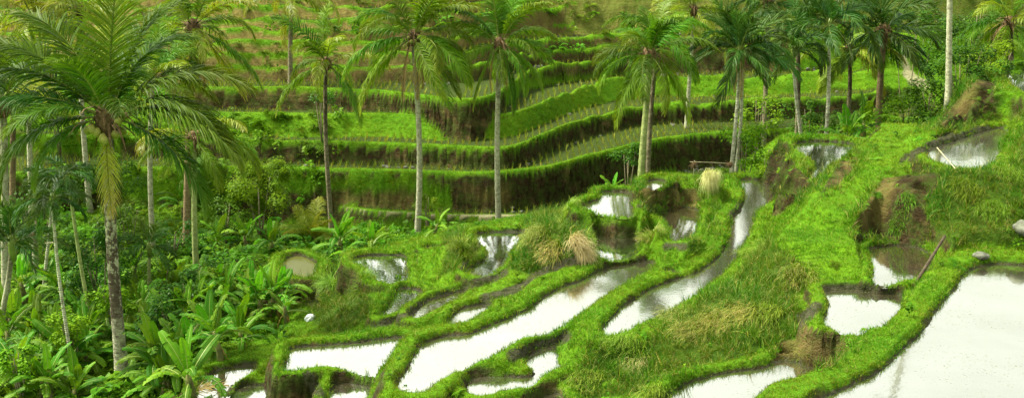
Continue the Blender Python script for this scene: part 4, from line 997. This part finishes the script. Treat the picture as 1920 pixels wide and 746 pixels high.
def fern_mesh(seed):
    rd = random.Random(seed); S = []
    for k in range(9):
        a = rd.uniform(0, 6.28); o = Vector((math.cos(a), math.sin(a), 0)); sd_ = Vector((-o.y, o.x, 0)); p = Vector((0, 0, 0)); el_ = rd.uniform(.7, 1.3); L = rd.uniform(.25, .5); pts = []
        for m in range(9): pts.append(p.copy()); p = p + (o * math.cos(el_) + Vector((0, 0, math.sin(el_)))) * L / 8; el_ -= .24
        for m in range(2, 9):
            w = .11 * math.sin(m / 9 * 3.0) + .02
            for sg in (-1, 1): S.append(([pts[m], pts[m] + sd_ * sg * w * .5 + Vector((0, 0, .01)), pts[m] + sd_ * sg * w + o * .03 - Vector((0, 0, .02))], [.013, .012, 0], o, 0, 0))
    return strip_mesh('fern', S, [M_WEED])
weeds = [weed_mesh(800 + k) for k in range(4)] + [fern_mesh(820 + k) for k in range(3)]
vd = (1 - sstep(-12.8, -11.6, H + .6 * nz)) * (GY < 47) * (poolmask < 0) * (mud < .5)
leftslope = (GX < -9) * (GY >= 40) * (GY < 56) * (tread < 0)
dw = vd * 12 + leftslope * 5  + (GX > 14) * (GY > 41) * (GY < 60) * (tread < 0) * 3 + (GY > 55) * (GY < 88) * (H > -9.2) * (tread < 0) * 1.5 * sstep(-.1, .2, nz) * 2.5
lay('undergrowth', 'low leafy plants and ferns covering the valley floor', dw * (22 / GY.clip(16, 80)) ** .7, 47, weeds, np.ones_like(H) * 1.2, .4, .25, .5)
lay('small_weeds', 'small broad leaved weeds mixed into the bank grass', grass * (poolmask < 0) * near * 3.5 * sstep(-.1, .25, fbm(GX * .9, GY * .9, 3, 141)) * (H > -12) + near * (cl < 0) * (poolmask < 0) * 3, 53, weeds, np.ones_like(H) * .38, .4, .3, 1.0)

# ---------------------------------------------------------------- tussocks and dry straw
M_STRAW = mat_leaf('dry_straw', (.34, .31, .10), (.64, .59, .26), trans=.15, rough=.7, objvar=.05, spec=.1, scale=5)
M_GOLD = mat_leaf('golden_grass', (.07, .16, .006), (.22, .32, .02), tip=(.60, .46, .16), trans=.25, rough=.5, objvar=.15, spec=.2, scale=4)
M_REED = mat_leaf('reed_blades', (.07, .18, .006), (.20, .38, .02), tip=(.42, .42, .08), trans=.3, rough=.45, objvar=.15, spec=.25, scale=4)
def tussock(px, py, n, h, spread, mat, label, seed, lean=1.3, away=None, w=.007, name='grass_tussock', cat='grass tussock', age=.5, hang=.75, stretch=(1, 1), lift=0):
    rd = random.Random(seed); x, y, g = hit(px, py); S = []
    for k in range(n):
        a = rd.uniform(0, 6.28); r = spread * math.sqrt(rd.random()); b = Vector((r * math.cos(a) * stretch[0], r * math.sin(a) * stretch[1], 0))
        b.z = hz(x + b.x, y + b.y) - g - .02
        az = a + rd.gauss(0, .5) if away is None else R(away) + rd.gauss(0, .45)
        o = Vector((math.cos(az), math.sin(az), 0)); L = h * rd.uniform(.5, 1.15); e = lean * rd.uniform(.15, .9); pts, ws = [b.copy()], [w]; p = b.copy()
        for m in range(5):
            p = p + (o * math.sin(e) + Vector((0, 0, math.cos(e)))) * L / 5; e = min(2.9, e + hang * rd.uniform(.5, 1.1) * .6); pts.append(p.copy()); ws.append(w * (1 - (m + 1) / 5) if m < 4 else 0)
        ag = rd.random() * age
        S.append((pts, ws, Vector((-o.y, o.x, 0)), 0, [0, 0, ag * .5, ag, min(1, ag * 1.5), min(1, ag * 2)]))
    me = strip_mesh(name, S, [mat]); o = link(name, me, None, (x, y, g + lift)); o['label'] = label; o['category'] = cat; o['group'] = 'tussocks on the banks'
    return o
tussock(1330,352,800,.7,.2,M_STRAW,'sheaf of pale dry straw hanging over the bank below the bamboo rack',1,2.4,-90,lift=.42,name='straw_bundle',cat='straw bundle',hang=1.2)
tussock(1085,462,800,.72,.28,M_STRAW,'large heap of tan dry straw draped over the central knoll',2,1.9,-70,name='straw_bundle',cat='straw bundle',hang=.8)
tussock(1035,475,420,.6,.30,M_GOLD,'golden green tussock left of the large straw heap',3,1.5,-120,age=.8)
tussock(1010,440,420,.62,.35,M_GOLD,'tall arching tussock on the left slope of the central knoll',4,1.3,-150,age=.45)
tussock(1060,400,320,.5,.3,M_REED,'green tussock on top of the central knoll behind the straw',5,1.1,age=.4)
tussock(1370,605,900,.62,.55,M_GOLD,'big golden tussock spilling down the bank left of the bare soil face',6,1.4,-140,age=.5,stretch=(1.2,.8))
tussock(1300,620,500,.5,.4,M_GOLD,'smaller golden tussock downhill of the big one',7,1.4,-150,age=.6)
tussock(1190,685,420,.42,.2,M_STRAW,'small dry straw tuft near the bottom edge',8,1.7,-100,name='straw_bundle',cat='straw bundle')
tussock(1440,590,380,.5,.35,M_REED,'green tussock above the bare soil face',9,1.2,-120,age=.4)
tussock(625,535,700,.75,.28,M_REED,'bright green reed tussock beside the round muddy pond',10,1.3,age=.25)
tussock(680,520,260,.42,.25,M_REED,'green tussock left of the forked pond',11,1.2,age=.2)
tussock(870,470,420,.5,.3,M_REED,'green tussock on the mound between the two palm mirroring ponds',12,1.1,age=.3)
tussock(1220,450,300,.5,.22,M_GOLD,'upright yellow tussock between the dark pond and the brown pond',13,.8,age=.7)
tussock(1180,560+90,420,.5,.4,M_REED,'green tussock on the bank below the channel end',14,1.2,-120,age=.4)
tussock(1420,475,420,.5,.4,M_REED,'green tussock on the slope beside the channel bend',15,1.2,-160,age=.3)
tussock(1270,590,420,.5,.4,M_GOLD,'tussock with reddish brown blades above the channel bank',16,1.2,-130,age=.7)
tussock(1860,400,420,.5,.4,M_REED,'tussock halfway up the right bank',17,1.2,-110,age=.3)
tussock(1810,360,420,.5,.4,M_REED,'tussock near the top left of the right bank',18,1.2,-120,age=.3)
tussock(1895,330,420,.55,.4,M_REED,'tussock near the right edge below the top of the bank',19,1.2,-100,age=.3)
tussock(1100,715,420,.4,.4,M_REED,'tussock at the bottom edge beside the hook shaped pond',20,1.2,-110,age=.5)
tussock(1230,735,420,.45,.4,M_REED,'tussock at the bottom edge left of the front pond',21,1.2,-110,age=.4)
tussock(1500,520,420,.45,.4,M_GOLD,'tussock on the ramp slope above the paddle shaped pond',22,1.2,-110,age=.5)
tussock(1690,400,300,.4,.3,M_REED,'tussock hanging into the shaded cliff hollow',23,1.4,-90,age=.4)
tussock(640,585,400,.4,.35,M_REED,'leafy grass patch on the bank below the reed tussock',24,1.0,age=.2)

# ---------------------------------------------------------------- small things
M_WOOD = mat_plain('weathered_dark_wood', (.03, .022, .012), (.10, .075, .04), 14)
M_BAMBOO = mat_plain('pale_bamboo', (.30, .26, .13), (.55, .50, .30), 6, .6, .2)
M_ROCK = mat_plain('pale_grey_rock', (.05, .055, .035), (.19, .20, .14), 5, .9, .9)
M_SACK = mat_plain('pale_plastic_sack', (.45, .50, .45), (.75, .80, .78), 4, .5, .8)
def pole(name, p0, p1, r, mat, label, cat, bend=.0, nodes=0):
    a, b = Vector(p0), Vector(p1); n = 12; pts, rad = [], []
    for k in range(n + 1):
        s = k / n; q = (b - a) * s + Vector((0, 0, bend * math.sin(math.pi * s))); pts.append(q); rad.append(r * (1 - .25 * s) * (1.12 if nodes and k % 3 == 0 else 1))
    o = link(name, tube_mesh(name, pts, rad, mat, 8, jitter=.06, seed=3), None, a); o['label'] = label; o['category'] = cat; return o
b = hit(1712, 532); tp = at_Y(1772, 442, b[1] + .9)
pole('wooden_pole', (b[0], b[1], b[2] - .1), tp, .042, M_WOOD, 'dark wooden pole leaning out of the grass at the corner of the paddle shaped pond', 'pole')
a = at_Y(1757, 276, 0 + 28.9); zz = -6.42
p0 = (*on_z(1757, 277, zz), zz); p1 = (*on_z(1791, 316, zz), zz)
pole('bamboo_pole', p0, p1, .014, M_BAMBOO, 'pale bamboo pole lying in the water of the upper pond at right', 'bamboo pole', nodes=1)
b = hit(76, 540); tp = at_Y(74, 442, b[1])
st = thing('palm_stump', b, 'dead grey palm trunk standing without a crown left of the thin palms', 'dead trunk')
link('trunk', trunk_mesh(tp[2] - b[2], -.05, 0, .12, .10, 'pale', 9), st); link('broken_top', fibre_mesh(.09, 8), st, (-.05, 0, tp[2] - b[2]))
q = at_Y(84, 456, 34.4); q2 = at_Y(119, 453, 34.4)
pole('bamboo_perch', q, q2, .022, M_BAMBOO, 'short bamboo stick tied across the thin drooping areca palm', 'bamboo stick', nodes=1)
b1 = hit(1300, 335); b2 = hit(1338, 335)
rk = thing('bamboo_rack', b1, 'low bamboo rack with two dry bundles behind the hanging straw sheaf', 'rack')
dx_ = b2[0] - b1[0]
for xx in (0, dx_): link('post', tube_mesh('post', [(xx, 0, -.1), (xx, 0, .35), (xx + .01, 0, .68)], [.014, .013, .011], M_BAMBOO, 7), rk)
link('crossbar', tube_mesh('crossbar', [(-.15, .03, .62), (dx_ * .5, .03, .60), (dx_ + .15, .03, .55)], [.011, .011, .010], M_BAMBOO, 7), rk)
for xx in (0, dx_): link('bundle', fibre_mesh(.085, 12 + int(xx * 10)), rk, (xx, 0, .52))
def rock(px, py, s, mat, label, seed, name='rock', cat='rock', flat=.5):
    x, y, g = hit(px, py); bm = bmesh.new(); bmesh.ops.create_icosphere(bm, subdivisions=4, radius=1)
    for v in bm.verts:
        n = v.co.normalized(); f = 1 + .5 * float(fbm(n.x * 1.6 + seed, n.y * 1.6 + n.z * 1.1, 4, seed)); v.co = n * f; v.co.x *= s; v.co.y *= s * .8; v.co.z *= s * flat
    me = bpy.data.meshes.new(name); bm.to_mesh(me); bm.free(); me.materials.append(mat); me.polygons.foreach_set('use_smooth', [True] * len(me.polygons))
    o = link(name, me, None, (x, y, g + s * flat * .3), (0, 0, seed)); o['label'] = label; o['category'] = cat
rock(1838, 484, .2, M_ROCK, 'flat pale grey stone at the far corner of the broad pond', 3)
rock(1917, 440, .28, M_ROCK, 'large mossy grey rock at the right edge on the bank', 5, flat=.7)
rock(582, 600, .17, M_SACK, 'crumpled pale sack lying where the thicket meets the grass bank', 7, 'plastic_sack', 'sack', .8)
x, y, g = hit(400, 745)
fr = link('fallen_frond', frond_mesh(4001, 12, 34, n=60, ll=.22, hang=.5, wid=.008, mats=[M_DEAD, M_FIBRE], tipage=.9), None, (x - .9, y - .3, g + .12), (0, 0, .5), 1.7)
fr['label'] = 'dry brown palm frond fallen across the curled pond'; fr['category'] = 'palm frond'
# pale stones and clods at the foot of the terrace walls
stn = []
for k in range(3):
    bm = bmesh.new(); bmesh.ops.create_icosphere(bm, subdivisions=2, radius=.5)
    for v in bm.verts: v.co *= 1 + .5 * float(fbm(v.co.x * 2 + k, v.co.y * 2 + v.co.z, 2, k)); v.co.z *= .7
    me = bpy.data.meshes.new('clod'); bm.to_mesh(me); bm.free(); me.materials.append(M_ROCK); stn.append(me)
dist_wall = (GY > 44) * (tread > .9) * sstep(.0, .25, fbm(GX * .5, GY * .8, 3, 71)) * (np.roll(slope, -4, 1) > 1.5)
lay('clods', 'pale stones and clods fallen at the foot of the terrace walls', dist_wall * 14.0, 51, stn, np.ones_like(H) * .16, .5, .4)
